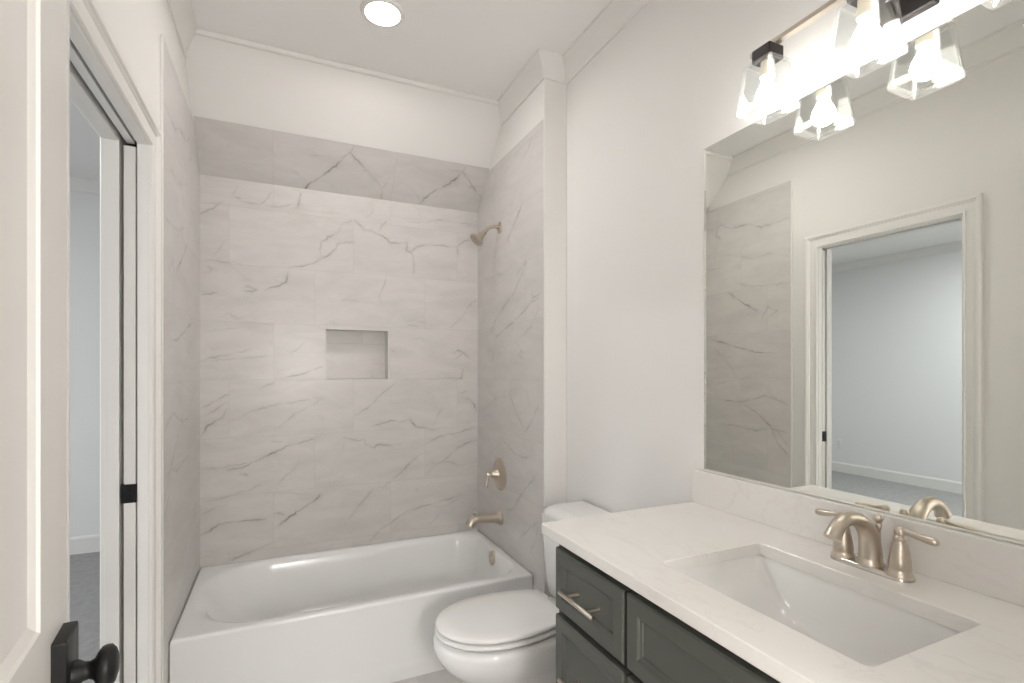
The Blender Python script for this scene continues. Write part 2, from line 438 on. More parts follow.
# traced veins of the tiling: width mm, strength, points in metres on the face
VEINS = {
 'back': [
  (5, 0.55, ((0.005, 2.178), (0.034, 2.2), (0.058, 2.21), (0.082, 2.236), (0.102, 2.25))),
  (6, 0.3, ((0.011, 2.229), (0.042, 2.239), (0.082, 2.245))),
  (5, 0.45, ((0.142, 2.286), (0.164, 2.282), (0.183, 2.283))),
  (3, 0.25, ((0.164, 2.284), (0.195, 2.268), (0.236, 2.262), (0.278, 2.263))),
  (3, 0.25, ((0.142, 2.288), (0.164, 2.324), (0.172, 2.353))),
  (5, 0.45, ((0.278, 2.263), (0.304, 2.288), (0.331, 2.332))),
  (4, 0.3, ((0.283, 2.263), (0.33, 2.26), (0.373, 2.259), (0.434, 2.287))),
  (5, 0.55, ((0.463, 2.271), (0.472, 2.316), (0.481, 2.354))),
  (4, 0.18, ((0.479, 2.264), (0.542, 2.262), (0.616, 2.262), (0.686, 2.266))),
  (5, 0.3, ((0.114, 2.356), (0.142, 2.358))),
  (5, 0.4, ((0.686, 2.166), (0.635, 2.13), (0.588, 2.093), (0.577, 2.055), (0.581, 2.006))),
  (5, 0.5, ((0.417, 1.937), (0.488, 1.948), (0.542, 1.971), (0.598, 2.007), (0.635, 2.032), (0.663, 2.065))),
  (4, 0.3, ((-0.001, 1.94), (0.042, 1.944), (0.106, 1.938), (0.195, 1.937))),
  (4, 0.18, ((0.05, 1.956), (0.082, 1.996), (0.114, 2.054))),
  (5, 0.6, ((0.418, 1.918), (0.412, 1.889), (0.403, 1.854), (0.364, 1.83), (0.33, 1.82), (0.295, 1.801))),
  (6, 0.35, ((0.183, 1.808), (0.22, 1.818), (0.262, 1.802), (0.236, 1.791), (0.187, 1.797))),
  (4, 0.18, ((0.134, 1.927), (0.162, 1.902), (0.195, 1.872), (0.236, 1.842))),
  (4, 0.3, ((0.011, 1.871), (0.042, 1.881), (0.054, 1.897), (0.034, 1.909))),
  (5, 0.35, ((-0.001, 1.757), (0.034, 1.766), (0.072, 1.777))),
  (6, 0.55, ((0.767, 2.236), (0.804, 2.21), (0.82, 2.187), (0.858, 2.188), (0.885, 2.175), (0.918, 2.165), (0.951, 2.149), (0.974, 2.128), (1.019, 2.131), (1.07, 2.141))),
  (4, 0.35, ((0.902, 2.188), (0.924, 2.23), (0.946, 2.252))),
  (6, 0.5, ((1.07, 2.144), (1.07, 2.116), (1.065, 2.092), (1.093, 2.083), (1.105, 2.061), (1.111, 2.016), (1.111, 1.958))),
  (5, 0.45, ((1.093, 2.089), (1.122, 2.115), (1.169, 2.134), (1.229, 2.143), (1.302, 2.145), (1.351, 2.142), (1.386, 2.148))),
  (7, 0.4, ((1.332, 2.142), (1.386, 2.145), (1.391, 2.106))),
  (5, 0.35, ((1.386, 2.148), (1.426, 2.182), (1.477, 2.208), (1.522, 2.222))),
  (5, 0.35, ((0.663, 2.096), (0.694, 2.097), (0.756, 2.111))),
  (4, 0.3, ((0.668, 2.14), (0.699, 2.214), (0.756, 2.235))),
  (5, 0.3, ((0.632, 2.028), (0.663, 2.058), (0.678, 2.097))),
  (5, 0.28, ((1.076, 2.265), (1.181, 2.276), (1.265, 2.302), (1.351, 2.305), (1.426, 2.302), (1.522, 2.3))),
  (3, 0.22, ((1.426, 2.282), (1.503, 2.287), (1.522, 2.298))),
  (4, 0.2, ((0.81, 2.255), (0.853, 2.277), (0.874, 2.313))),
  (4, 0.3, ((0.951, 1.934), (0.935, 1.877), (0.913, 1.83), (0.902, 1.796), (0.929, 1.758))),
  (4, 0.3, ((1.452, 1.762), (1.484, 1.8), (1.516, 1.823))),
  (4, 0.16, ((0.632, 1.758), (0.735, 1.775), (0.842, 1.768), (0.907, 1.751))),
  (4, 0.2, ((0.084, 1.646), (0.126, 1.666), (0.169, 1.644), (0.207, 1.659))),
  (3, 0.2, ((0.188, 1.629), (0.266, 1.624), (0.345, 1.62))),
  (3, 0.2, ((0.002, 1.558), (0.066, 1.581), (0.169, 1.595))),
  (4, 0.4, ((0.043, 1.49), (0.066, 1.48), (0.083, 1.478))),
  (6, 0.3, ((0.002, 1.421), (0.057, 1.437), (0.141, 1.457), (0.236, 1.483))),
  (5, 0.25, ((0.038, 1.418), (0.122, 1.427), (0.217, 1.439), (0.335, 1.451))),
  (5, 0.25, ((0.427, 1.458), (0.468, 1.493), (0.521, 1.539))),
  (5, 0.5, ((0.376, 1.323), (0.427, 1.337), (0.463, 1.342), (0.51, 1.36), (0.591, 1.394))),
  (4, 0.2, ((0.345, 1.312), (0.437, 1.312), (0.585, 1.318))),
  (4, 0.28, ((0.276, 1.272), (0.305, 1.287), (0.345, 1.305))),
  (5, 0.5, ((0.002, 1.173), (0.038, 1.191), (0.084, 1.224), (0.126, 1.242))),
  (4, 0.3, ((0.002, 1.131), (0.057, 1.155), (0.126, 1.201))),
  (6, 0.55, ((0.006, 1.03), (0.034, 1.082), (0.07, 1.107), (0.103, 1.127), (0.122, 1.169))),
  (5, 0.3, ((0.131, 1.102), (0.179, 1.115), (0.227, 1.149), (0.295, 1.169), (0.376, 1.186), (0.5, 1.203), (0.591, 1.218))),
  (6, 0.25, ((0.35, 1.039), (0.406, 1.093), (0.468, 1.141), (0.542, 1.179), (0.591, 1.214))),
  (4, 0.3, ((0.632, 1.466), (0.699, 1.471), (0.755, 1.479))),
  (4, 0.35, ((0.632, 1.381), (0.699, 1.389), (0.755, 1.369), (0.824, 1.34))),
  (5, 0.35, ((1.345, 1.638), (1.399, 1.685), (1.44, 1.739))),
  (4, 0.3, ((1.075, 1.672), (1.189, 1.67))),
  (3, 0.25, ((1.063, 1.647), (1.138, 1.637))),
  (5, 0.5, ((0.965, 1.491), (0.992, 1.485))),
  (4, 0.5, ((1.359, 1.478), (1.392, 1.498), (1.426, 1.486), (1.456, 1.46), (1.467, 1.441))),
  (4, 0.4, ((1.372, 1.44), (1.413, 1.473), (1.447, 1.473))),
  (4, 0.5, ((1.419, 1.382), (1.419, 1.35), (1.413, 1.318), (1.359, 1.322), (1.305, 1.325))),
  (3, 0.22, ((0.989, 1.308), (1.125, 1.313), (1.279, 1.319), (1.385, 1.314))),
  (4, 0.18, ((1.075, 1.548), (1.15, 1.569), (1.227, 1.527))),
  (5, 0.35, ((0.766, 1.103), (0.858, 1.166), (0.917, 1.23), (0.965, 1.266), (1.008, 1.3))),
  (5, 0.45, ((1.406, 1.224), (1.451, 1.243))),
  (5, 0.45, ((1.413, 1.201), (1.467, 1.187), (1.502, 1.154), (1.512, 1.114))),
  (5, 0.5, ((0.847, 1.04), (0.917, 1.055), (0.983, 1.073), (1.026, 1.059), (1.088, 1.076), (1.125, 1.027), (1.182, 1.019), (1.24, 0.997))),
  (4, 0.25, ((1.227, 1.016), (1.253, 1.085), (1.286, 1.128))),
  (5, 0.45, ((0.699, 0.989), (0.755, 0.971), (0.789, 0.96), (0.818, 0.968), (0.835, 0.933), (0.876, 0.916), (0.9, 0.935), (0.965, 0.925), (1.038, 0.927))),
  (5, 0.4, ((1.189, 0.924), (1.279, 0.963), (1.359, 0.972), (1.44, 0.993), (1.52, 1.003))),
  (5, 0.38, ((1.372, 0.871), (1.44, 0.909), (1.52, 0.928))),
  (6, 0.55, ((0.122, 0.847), (0.188, 0.853), (0.246, 0.878), (0.315, 0.909), (0.376, 0.935), (0.417, 0.958), (0.448, 0.96), (0.542, 0.988))),
  (5, 0.3, ((0.002, 0.862), (0.066, 0.857), (0.141, 0.867), (0.236, 0.882))),
  (3, 0.25, ((0.315, 0.986), (0.381, 0.979))),
  (4, 0.4, ((0.183, 0.823), (0.217, 0.812))),
  (5, 0.3, ((0.011, 0.693), (0.075, 0.696), (0.141, 0.713), (0.207, 0.726), (0.286, 0.753))),
  (4, 0.25, ((0.366, 0.749), (0.406, 0.796), (0.458, 0.831), (0.474, 0.87))),
  (7, 0.22, ((0.002, 0.62), (0.047, 0.646), (0.122, 0.665))),
  (6, 0.5, ((0.002, 0.52), (0.047, 0.54), (0.084, 0.567), (0.131, 0.572), (0.207, 0.571), (0.276, 0.567), (0.335, 0.58))),
  (8, 0.35, ((0.108, 0.363), (0.169, 0.381), (0.246, 0.404), (0.335, 0.436))),
  (8, 0.7, ((0.347, 0.509), (0.376, 0.53), (0.417, 0.559), (0.468, 0.592), (0.51, 0.618), (0.542, 0.633), (0.577, 0.669))),
  (5, 0.5, ((0.347, 0.592), (0.376, 0.592), (0.406, 0.571))),
  (4, 0.2, ((0.305, 0.705), (0.417, 0.7), (0.542, 0.672))),
  (5, 0.4, ((0.929, 0.68), (1.008, 0.735), (1.053, 0.774), (1.088, 0.814), (1.134, 0.846), (1.169, 0.866))),
  (5, 0.35, ((1.193, 0.737), (1.241, 0.791), (1.302, 0.812), (1.376, 0.87), (1.452, 0.914), (1.522, 0.925))),
  (4, 0.3, ((1.193, 0.795), (1.253, 0.796), (1.326, 0.802), (1.401, 0.769), (1.477, 0.779), (1.522, 0.791))),
  (4, 0.25, ((1.464, 0.762), (1.522, 0.76))),
  (6, 0.35, ((0.73, 0.513), (0.788, 0.583), (0.831, 0.629), (0.869, 0.675))),
  (6, 0.35, ((0.847, 0.366), (0.907, 0.43), (0.985, 0.471), (1.065, 0.518), (1.158, 0.54), (1.265, 0.556), (1.426, 0.585))),
  (4, 0.22, ((1.181, 0.412), (1.229, 0.441), (1.265, 0.474))),
  (4, 0.2, ((1.302, 0.526), (1.376, 0.554), (1.433, 0.578))),
  (6, 0.3, ((1.111, 0.642), (1.14, 0.646))),
  (4, 0.18, ((0.673, 0.867), (0.704, 0.92), (0.709, 0.957))),
 ],
 'slope': [
  (6, 0.65, ((0.469, 2.126), (0.483, 2.207), (0.516, 2.265), (0.591, 2.33), (0.651, 2.391), (0.686, 2.448), (0.718, 2.482))),
  (6, 0.65, ((0.718, 2.482), (0.749, 2.451), (0.793, 2.416), (0.826, 2.386))),
  (4, 0.4, ((0.788, 2.389), (0.825, 2.395))),
  (4, 0.35, ((0.718, 2.482), (0.736, 2.518))),
  (5, 0.3, ((0.826, 2.386), (0.885, 2.334), (0.91, 2.297), (0.912, 2.226))),
  (4, 0.25, ((0.91, 2.301), (0.932, 2.341))),
  (4, 0.22, ((0.649, 2.425), (0.586, 2.438), (0.526, 2.428))),
  (4, 0.2, ((0.516, 2.274), (0.477, 2.302), (0.438, 2.33))),
  (6, 0.65, ((1.137, 2.224), (1.161, 2.278), (1.224, 2.341), (1.289, 2.389), (1.336, 2.435), (1.359, 2.482))),
  (6, 0.65, ((1.359, 2.482), (1.4, 2.445), (1.443, 2.404), (1.47, 2.379))),
  (4, 0.45, ((1.406, 2.398), (1.461, 2.397))),
  (5, 0.4, ((1.47, 2.379), (1.522, 2.333), (1.528, 2.256))),
  (4, 0.25, ((1.359, 2.482), (1.377, 2.516))),
  (3, 0.18, ((1.06, 2.334), (1.11, 2.304), (1.145, 2.26))),
  (3, 0.2, ((1.259, 2.487), (1.307, 2.477), (1.359, 2.482))),
 ],
 'wing': [
  (6, 0.55, ((-0.465, 2.09), (-0.535, 2.144), (-0.603, 2.192), (-0.667, 2.243))),
  (5, 0.35, ((-0.667, 2.475), (-0.729, 2.496), (-0.761, 2.528))),
  (5, 0.4, ((-0.215, 1.599), (-0.287, 1.66), (-0.416, 1.728), (-0.558, 1.788), (-0.646, 1.867), (-0.709, 1.919))),
  (5, 0.45, ((-0.581, 1.879), (-0.646, 1.904), (-0.709, 1.928))),
  (5, 0.5, ((-0.287, 1.557), (-0.416, 1.599), (-0.558, 1.636), (-0.667, 1.672), (-0.769, 1.714), (-0.852, 1.721))),
  (5, 0.4, ((-0.769, 1.776), (-0.777, 1.731), (-0.845, 1.739))),
  (5, 0.35, ((-0.313, 1.935), (-0.406, 1.909))),
  (4, 0.3, ((-0.603, 1.529), (-0.749, 1.583), (-0.852, 1.678))),
  (4, 0.25, ((-0.465, 2.231), (-0.535, 2.287), (-0.603, 2.351))),
  (4, 0.4, ((-0.176, 1.499), (-0.267, 1.473), (-0.249, 1.406))),
  (4, 0.45, ((-0.611, 1.462), (-0.658, 1.431))),
  (4, 0.35, ((-0.563, 1.536), (-0.658, 1.461))),
  (5, 0.4, ((-0.488, 1.245), (-0.563, 1.166), (-0.658, 1.083), (-0.694, 1.051))),
  (5, 0.4, ((-0.694, 1.051), (-0.768, 1.113), (-0.838, 1.194))),
  (5, 0.35, ((-0.381, 0.99), (-0.462, 0.958), (-0.563, 0.92), (-0.68, 0.918), (-0.768, 0.941))),
  (5, 0.4, ((-0.462, 0.565), (-0.563, 0.643), (-0.703, 0.765), (-0.838, 0.868))),
  (4, 0.3, ((-0.435, 0.59), (-0.563, 0.622), (-0.611, 0.664))),
  (5, 0.35, ((-0.658, 0.507), (-0.747, 0.572), (-0.83, 0.624))),
  (4, 0.3, ((-0.747, 0.447), (-0.81, 0.533), (-0.83, 0.605))),
  (4, 0.2, ((-0.046, 1.107), (-0.296, 1.204), (-0.513, 1.236))),
  (4, 0.2, ((-0.176, 0.85), (-0.353, 0.943), (-0.408, 0.994))),
 ],
 'left': [
  (7, 0.4, ((-0.231, 2.406), (-0.319, 2.424), (-0.424, 2.374), (-0.543, 2.375), (-0.655, 2.324), (-0.761, 2.327), (-0.861, 2.33))),
  (5, 0.35, ((-0.298, 2.423), (-0.276, 2.36), (-0.319, 2.315))),
  (5, 0.25, ((-0.186, 2.205), (-0.383, 2.199), (-0.582, 2.132), (-0.727, 2.134), (-0.861, 2.093))),
  (4, 0.2, ((-0.186, 2.117), (-0.341, 2.113))),
  (8, 0.65, ((-0.391, 1.923), (-0.465, 1.87), (-0.543, 1.817), (-0.626, 1.77))),
  (5, 0.3, ((-0.445, 1.988), (-0.582, 1.941), (-0.727, 1.928), (-0.861, 1.922))),
  (5, 0.35, ((-0.655, 1.704), (-0.709, 1.792), (-0.778, 1.753), (-0.727, 1.728))),
  (6, 0.55, ((-0.218, 1.597), (-0.319, 1.578), (-0.465, 1.531), (-0.619, 1.492), (-0.761, 1.482))),
  (4, 0.25, ((-0.254, 1.532), (-0.383, 1.426), (-0.465, 1.326))),
  (5, 0.45, ((-0.341, 1.155), (-0.445, 1.154))),
  (5, 0.45, ((-0.445, 1.144), (-0.582, 1.168), (-0.691, 1.205), (-0.778, 1.179), (-0.854, 1.153))),
  (6, 0.5, ((-0.524, 1.133), (-0.637, 1.077), (-0.727, 1.007), (-0.778, 0.906), (-0.845, 0.841))),
  (5, 0.4, ((-0.298, 0.981), (-0.465, 0.981), (-0.619, 0.965), (-0.727, 0.992), (-0.854, 0.975))),
  (5, 0.4, ((-0.761, 1.01), (-0.812, 0.941), (-0.854, 0.886))),
  (4, 0.2, ((-0.186, 1.253), (-0.383, 1.292), (-0.582, 1.328))),
 ],
}

# ------------------------------------------------------------------ marble tile faces
def vein_field(nu, nv, step, u0, v0, veins, seed):
    rng = np.random.default_rng(seed)
    F = np.zeros((nv + 1, nu + 1), np.float32)
    us = u0 + np.arange(nu + 1) * step; vs = v0 + np.arange(nv + 1) * step
    for w, dark, pts in veins:
        w = w * 0.001 * 0.52
        pts = np.array(pts, float)
        # subdivide with a mineral wobble
        fine = [pts[0]]
        for a, b in zip(pts[:-1], pts[1:]):
            L = np.hypot(*(b - a)); n = max(1, int(L / 0.012))
            for i in range(1, n + 1):
                t = i / n
                j = rng.normal(0, 0.0022, 2) if i < n else rng.normal(0, 0.0012, 2)
                fine.append(a + (b - a) * t + j)
        fine = np.array(fine)
        ph = rng.uniform(0, 6.28, 3)
        N = len(fine)
        for i in range(N - 1):
            a, b = fine[i], fine[i + 1]
            s = i * 0.012
            amp = dark * (0.72 + 0.30 * math.sin(s * 38 + ph[0]) + 0.16 * math.sin(s * 95 + ph[1]))
            amp *= min(1.0, 0.45 + 3.0 * min(i, N - 1 - i) / N)
            ww = w * (0.9 + 0.45 * math.sin(s * 27 + ph[2]))
            rad = max(ww, 0.001) * 9
            i0 = max(0, int((min(a[0], b[0]) - rad - u0) / step)); i1 = min(nu, int((max(a[0], b[0]) + rad - u0) / step) + 1)
            k0 = max(0, int((min(a[1], b[1]) - rad - v0) / step)); k1 = min(nv, int((max(a[1], b[1]) + rad - v0) / step) + 1)
            if i1 <= i0 or k1 <= k0: continue
            X, Y = np.meshgrid(us[i0:i1 + 1], vs[k0:k1 + 1])
            d = b - a; L2 = max(d @ d, 1e-9)
            t = np.clip(((X - a[0]) * d[0] + (Y - a[1]) * d[1]) / L2, 0, 1)
            D = np.hypot(X - a[0] - t * d[0], Y - a[1] - t * d[1])
            val = amp * np.exp(-(D / max(ww, step * 0.55)) ** 2) + 0.20 * amp * np.exp(-(D / (ww * 4.5)) ** 2)
            S = F[k0:k1 + 1, i0:i1 + 1]
            np.maximum(S, val, out=S)
    return F

def tile_face(name, org, eu, ev, lu, lv, u0, v0, veins, seed, hole=None, step=0.004):
    """A tiled face: grid of lu x lv metres from org along eu, ev; UV = (u0.., v0..) in metres; hole in UV."""
    nu, nv = int(round(lu / step)), int(round(lv / step))
    su, sv = lu / nu, lv / nv
    F = vein_field(nu, nv, (su + sv) / 2, u0, v0, veins, seed)
    ii, kk = np.meshgrid(np.arange(nu + 1), np.arange(nv + 1))
    org, eu, ev = np.array(org), np.array(eu), np.array(ev)
    co = org + ii[..., None] * su * eu + kk[..., None] * sv * ev
    co = co.reshape(-1, 3).astype(np.float32)
    ci, ck = np.meshgrid(np.arange(nu), np.arange(nv))
    keep = np.ones(ci.shape, bool)
    if hole:
        cu = u0 + (ci + 0.5) * su; cv = v0 + (ck + 0.5) * sv
        keep = ~((cu > hole[0]) & (cu < hole[1]) & (cv > hole[2]) & (cv < hole[3]))
    a = (ck * (nu + 1) + ci)[keep]
    quads = np.stack([a, a + 1, a + nu + 2, a + nu + 1], 1).astype(np.int32)
    me = bpy.data.meshes.new(name)
    me.vertices.add(len(co)); me.vertices.foreach_set('co', co.ravel())
    nq = len(quads)
    me.loops.add(nq * 4); me.loops.foreach_set('vertex_index', quads.ravel())
    me.polygons.add(nq)
    me.polygons.foreach_set('loop_start', np.arange(nq, dtype=np.int32) * 4)
    me.polygons.foreach_set('loop_total', np.full(nq, 4, np.int32))
    uvl = me.uv_layers.new(name='UVMap')
    U = (u0 + ii * su).reshape(-1); Vv = (v0 + kk * sv).reshape(-1)
    uvs = np.stack([U[quads.ravel()], Vv[quads.ravel()]], 1).astype(np.float32)
    uvl.data.foreach_set('uv', uvs.ravel())
    at = me.attributes.new('vein', 'FLOAT', 'POINT')
    at.data.foreach_set('value', F.reshape(-1).astype(np.float32))
    me.update(); me.validate()
    me.materials.append(M['tile'])
    o = bpy.data.objects.new(name, me); COL.objects.link(o)
    return o

def plain_face(mb_v, mb_f, uv, name, parent=None):
    me = bpy.data.meshes.new(name)
    me.from_pydata(mb_v, [], mb_f)
    l = me.uv_layers.new(name='UVMap')
    for lp in me.loops: l.data[lp.index].uv = uv[lp.vertex_index]
    me.materials.append(M['tile'])
    o = bpy.data.objects.new(name, me); COL.objects.link(o)
    if parent: o.parent = parent; o.matrix_parent_inverse = world_of(parent).inverted()
    return o

NX0, NX1, NZ0, NZ1, ND = 0.612, 0.956, 1.320, 1.604, 0.09   # shampoo niche
Z0 = 0.30
t_back = tile_face('wall_tile_back', (0, 0, Z0), (1, 0, 0), (0, 0, 1), TUB_L, SLOPE_Z - Z0, 0, Z0, VEINS['back'], 1, hole=(NX0, NX1, NZ0, NZ1))
struct(t_back)
sl = math.hypot(1, 1.037)
SLEN = (TILE_TOP + 0.012 - SLOPE_Z) / 1.037 * sl
t_slope = tile_face('wall_tile_slope', (0, 0, SLOPE_Z), (1, 0, 0), (0, -1 / sl, 1.037 / sl), TUB_L, SLEN, 0, 2.235, VEINS['slope'], 2)
struct(t_slope)
t_wing = tile_face('wall_tile_wing', (TUB_L, WING_Y + 0.006, Z0), (0, 1, 0), (0, 0, 1), -WING_Y - 0.006, TILE_TOP - Z0, WING_Y + 0.006, Z0, VEINS['wing'], 3)
struct(t_wing)
t_left = tile_face('wall_tile_left', (0, TILE_Y, 0.0), (0, 1, 0), (0, 0, 1), -TILE_Y, 2.562, TILE_Y, 0.0, VEINS['left'], 4)
struct(t_left)
# niche lining: back, sill, top, two cheeks
v = [(x, y, z) for y in (0, ND) for x, z in ((NX0, NZ0), (NX1, NZ0), (NX1, NZ1), (NX0, NZ1))]
f = [(4, 5, 6, 7), (0, 1, 5, 4), (2, 3, 7, 6), (1, 2, 6, 5), (3, 0, 4, 7)]
me_uv = [(p[0] * 1.0 + 3.05 + p[1] * 0.3, p[2] * 0.55 + 1.00 + p[1]) for p in v]
niche = struct(plain_face(v, f, me_uv, 'wall_niche'))
nvn = MB()
me = niche.data
at = me.attributes.new('vein', 'FLOAT', 'POINT')
# tile edges that show at the front of the left tiling and at the wing corner
mb = MB(); mb.box(-0.010, 0.0006, TILE_Y - 0.009, TILE_Y, 0.0, 2.562)
struct(mb.build('trim_1', M['wall'], bevel=0.002, smooth=0))

# ------------------------------------------------------------------ bathroom shell
mb = MB(); mb.box(-0.04, 2.2, SOUTH - 1.9, 0.2, -0.06, 0.0)
floor = struct(mb.build('floor', M['tile_plain'], smooth=0))
uvl = floor.data.uv_layers.new(name='UVMap')
for lp in floor.data.loops:
    c = floor.data.vertices[lp.vertex_index].co; uvl.data[lp.index].uv = (c.y * 1.0 + 0.2, c.x * 0.62 + 0.13)
floor.data.materials[0] = M['tile']
mb = MB(); mb.box(-0.13, 2.2, SOUTH - 1.9, 0.3, CEIL, CEIL + 0.1)
struct(mb.build('ceiling', M['ceiling'], smooth=0))
# back wall behind the tile, with the niche left open
mb = MB()
g = 0.003
for x0, x1, z0, z1 in ((-0.13, NX0 - g, 0, CEIL), (NX1 + g, 1.80, 0, CEIL), (NX0 - g, NX1 + g, 0, NZ0 - g), (NX0 - g, NX1 + g, NZ1 + g, CEIL)):
    mb.box(x0, x1, 0.003, 0.14, z0, z1)
mb.box(NX0 - g, NX1 + g, ND + 0.002, 0.14, NZ0 - g, NZ1 + g)
struct(mb.build('wall_back', M['wall'], smooth=0))
# sloped ceiling over the tub: a solid wedge under the ceiling
e = 0.0025
mb = MB()
prof = [(0.003, SLOPE_Z + e * 1.4), (SLOPE_Y + e, CEIL), (0.003, CEIL)]
mb.rings([[(x, y, z) for y, z in prof] for x in (-0.0095, TUB_L + 0.0015)])
struct(mb.build('ceiling_slope', M['wall'], smooth=0))
# left wall: two skins round the pocket, solid elsewhere
mb = MB()
JT = 0.015
mb.box(-0.0395, -0.010, OP_Y1 + JT, 0.01, 0, CEIL)
mb.box(BED_T, -0.0875, OP_Y1 + JT, 0.01, 0, CEIL)
mb.box(BED_T, -0.010, -0.20, 0.01, 0, CEIL)
mb.box(-0.0395, -0.010, OP_Y0, OP_Y1 + JT, OP_Z + JT, CEIL)
mb.box(BED_T, -0.0875, OP_Y0, OP_Y1 + JT, OP_Z + JT, CEIL)
mb.box(-0.090, -0.035, OP_Y0, -0.2, OP_Z + 0.06, CEIL)
mb.box(BED_T, -0.010, -4.95, OP_Y0, 0, CEIL)
struct(mb.build('wall_left', M['wall'], smooth=0))
mb = MB(); mb.box(XR, XR + 0.12, -4.95, 0.14, 0, CEIL)
struct(mb.build('wall_right', M['wall'], smooth=0))
mb = MB(); mb.box(TUB_L + 0.002, XR, WING_Y, 0.003, 0, CEIL)
struct(mb.build('wall_wing', M['wall'], smooth=0, bevel=0.003))
# entry wall with the doorway the camera stands in
EX0, EX1, EZ = 0.205, 0.985, 2.10
mb = MB()
mb.box(-0.02, EX0, SOUTH - 0.12, SOUTH, 0, CEIL)
mb.box(EX1, XR, SOUTH - 0.12, SOUTH, 0, CEIL)
mb.box(EX0, EX1, SOUTH - 0.12, SOUTH, EZ, CEIL)
struct(mb.build('wall_entry', M['wall'], smooth=0))
mb = MB(); mb.box(-0.02, XR, -4.95, -4.85, 0, CEIL)
struct(mb.build('wall_hall', M['wall'], smooth=0))

# crown: cove with a bead at the foot, round the left wall, wing, right and entry walls
CP = [(-0.003, -0.096), (0.008, -0.096), (0.009, -0.089), (0.008, -0.085), (0.012, -0.078), (0.018, -0.065), (0.027, -0.048), (0.038, -0.033), (0.050, -0.020), (0.058, -0.013), (0.060, 0.002), (-0.003, 0.002)]
path = [(TUB_L + 0.002, -0.30), (TUB_L + 0.002, WING_Y), (XR, WING_Y), (XR, SOUTH), (-0.010, SOUTH), (-0.010, -0.30)]
mb = sweep(path[::-1], CP, lambda x, y, h: (x, y, CEIL + h))
struct(mb.build('trim_2', M['trim'], smooth=35))
mb = MB()   # flat fillet along the top of the slope
ny, nz = -1.037 / sl, -1 / sl
P = []
BR = 0.014
for i in range(13):
    a = math.pi * i / 12
    s_ = BR * 1.05 - BR * math.cos(a); th = BR * math.sin(a) * 0.95 - 0.002
    P.append((SLOPE_Y + s_ / sl + ny * th, CEIL - s_ * 1.037 / sl + nz * th))
mb.rings([[(x, y, z) for y, z in P] for x in (0.042, TUB_L - 0.052)])
struct(mb.build('trim_3', M['trim'], smooth=50))

# baseboards
BP = [(0, 0), (0.014, 0), (0.014, 0.115), (0.010, 0.127), (0.004, 0.135), (0, 0.135)]
def base(name, path, mat='trim', h=1.0):
    return struct(sweep(path, [(o, z * h) for o, z in BP], lambda x, y, z: (x, y, z)).build(name, M[mat], smooth=0))
base('baseboard_right', [(XR, -1.755), (XR, WING_Y), (TUB_L + 0.012, WING_Y)])
base('baseboard_left', [(-0.010, OP_Y0 - 0.09), (-0.010, SOUTH)][::-1])
base('baseboard_bedroom', [(BED_T, BED_N), (BED_X, BED_N), (BED_X, BED_S), (BED_T, BED_S)], 'trim', 1.0)

# pocket door opening: split jambs, head with track slot, casing
mb = MB()
J = 0.018
for x0, x1 in ((-0.040, -0.0095), (BED_T, -0.087)):
    mb.box(x0, x1, OP_Y1, OP_Y1 + J, 0, OP_Z + J)                # pocket side
    mb.box(x0, x1, OP_Y0, OP_Y1, OP_Z, OP_Z + J)         # head
mb.box(BED_T - 0.0005, -0.0095, OP_Y0 - 0.001, OP_Y0 + J * 0.2, 0, OP_Z)  # strike side
struct(mb.build('trim_4', M['trim'], bevel=0.002, smooth=0))
mb = MB(); mb.box(-0.078, -0.046, OP_Y0 + 0.01, OP_Y1 + 0.6, OP_Z + 0.035, OP_Z + 0.06)
struct(mb.build('trim_5', M['dark'], smooth=0))
KP = [(0.004, 0), (0.004, 0.009), (0.008, 0.013), (0.014, 0.013), (0.017, 0.008), (0.022, 0.008), (0.030, 0.011), (0.044, 0.013), (0.054, 0.012), (0.058, 0.017), (0.063, 0.017), (0.066, 0.024), (0.076, 0.026), (0.084, 0.022), (0.085, 0)]
KP = [(o * 0.91, t) for o, t in KP]
cpath = [(OP_Y0, 0.0), (OP_Y0, OP_Z), (OP_Y1, OP_Z), (OP_Y1, 0.0)]
mb = sweep(cpath, KP, lambda y, z, t: (-0.0105 + t, y, z))
struct(mb.build('trim_6', M['trim'], smooth=25))
mb = sweep(cpath, KP, lambda y, z, t: (BED_T - t, y, z))
struct(mb.build('trim_7', M['trim'], smooth=25))
mb = MB(); mb.box(-0.071, -0.050, OP_Y0 + 0.004, OP_Y1 + 0.02, OP_Z + 0.004, OP_Z + 0.034)
struct(mb.build('trim_11', M['outlet'], smooth=0))
# casing and jamb of the entry doorway
mb = MB()
mb.box(EX0 - 0.001, EX0 + 0.006, SOUTH - 0.121, SOUTH + 0.001, 0, EZ)
mb.box(EX1 - 0.006, EX1 + 0.001, SOUTH - 0.121, SOUTH + 0.001, 0, EZ)
mb.box(EX0, EX1, SOUTH - 0.121, SOUTH + 0.001, EZ - 0.006, EZ + 0.001)
struct(mb.build('trim_8', M['trim'], smooth=0))
mb = sweep([(EX0, 0.0), (EX0, EZ), (EX1, EZ), (EX1, 0.0)], KP, lambda x, z, t: (x, SOUTH + t, z))
struct(mb.build('trim_9', M['trim'], smooth=25))

# sliding pocket door with its black edge latch
mb = MB(); mb.box(-0.077, -0.045, OP_Y1 + 0.006, -0.24, 0.012, OP_Z - 0.008)
door1 = struct(mb.build('door_1', M['door'], bevel=0.002, smooth=0))
mb = MB()
mb.box(-0.0835, -0.0425, OP_Y1 + 0.003, OP_Y1 + 0.040, 0.943, 1.003)
mb.box(-0.066, -0.056, OP_Y1 + 0.0005, OP_Y1 + 0.004, 0.960, 0.988)
lt = mb.build('latch', M['black'], door1, bevel=0.0015, smooth=0)

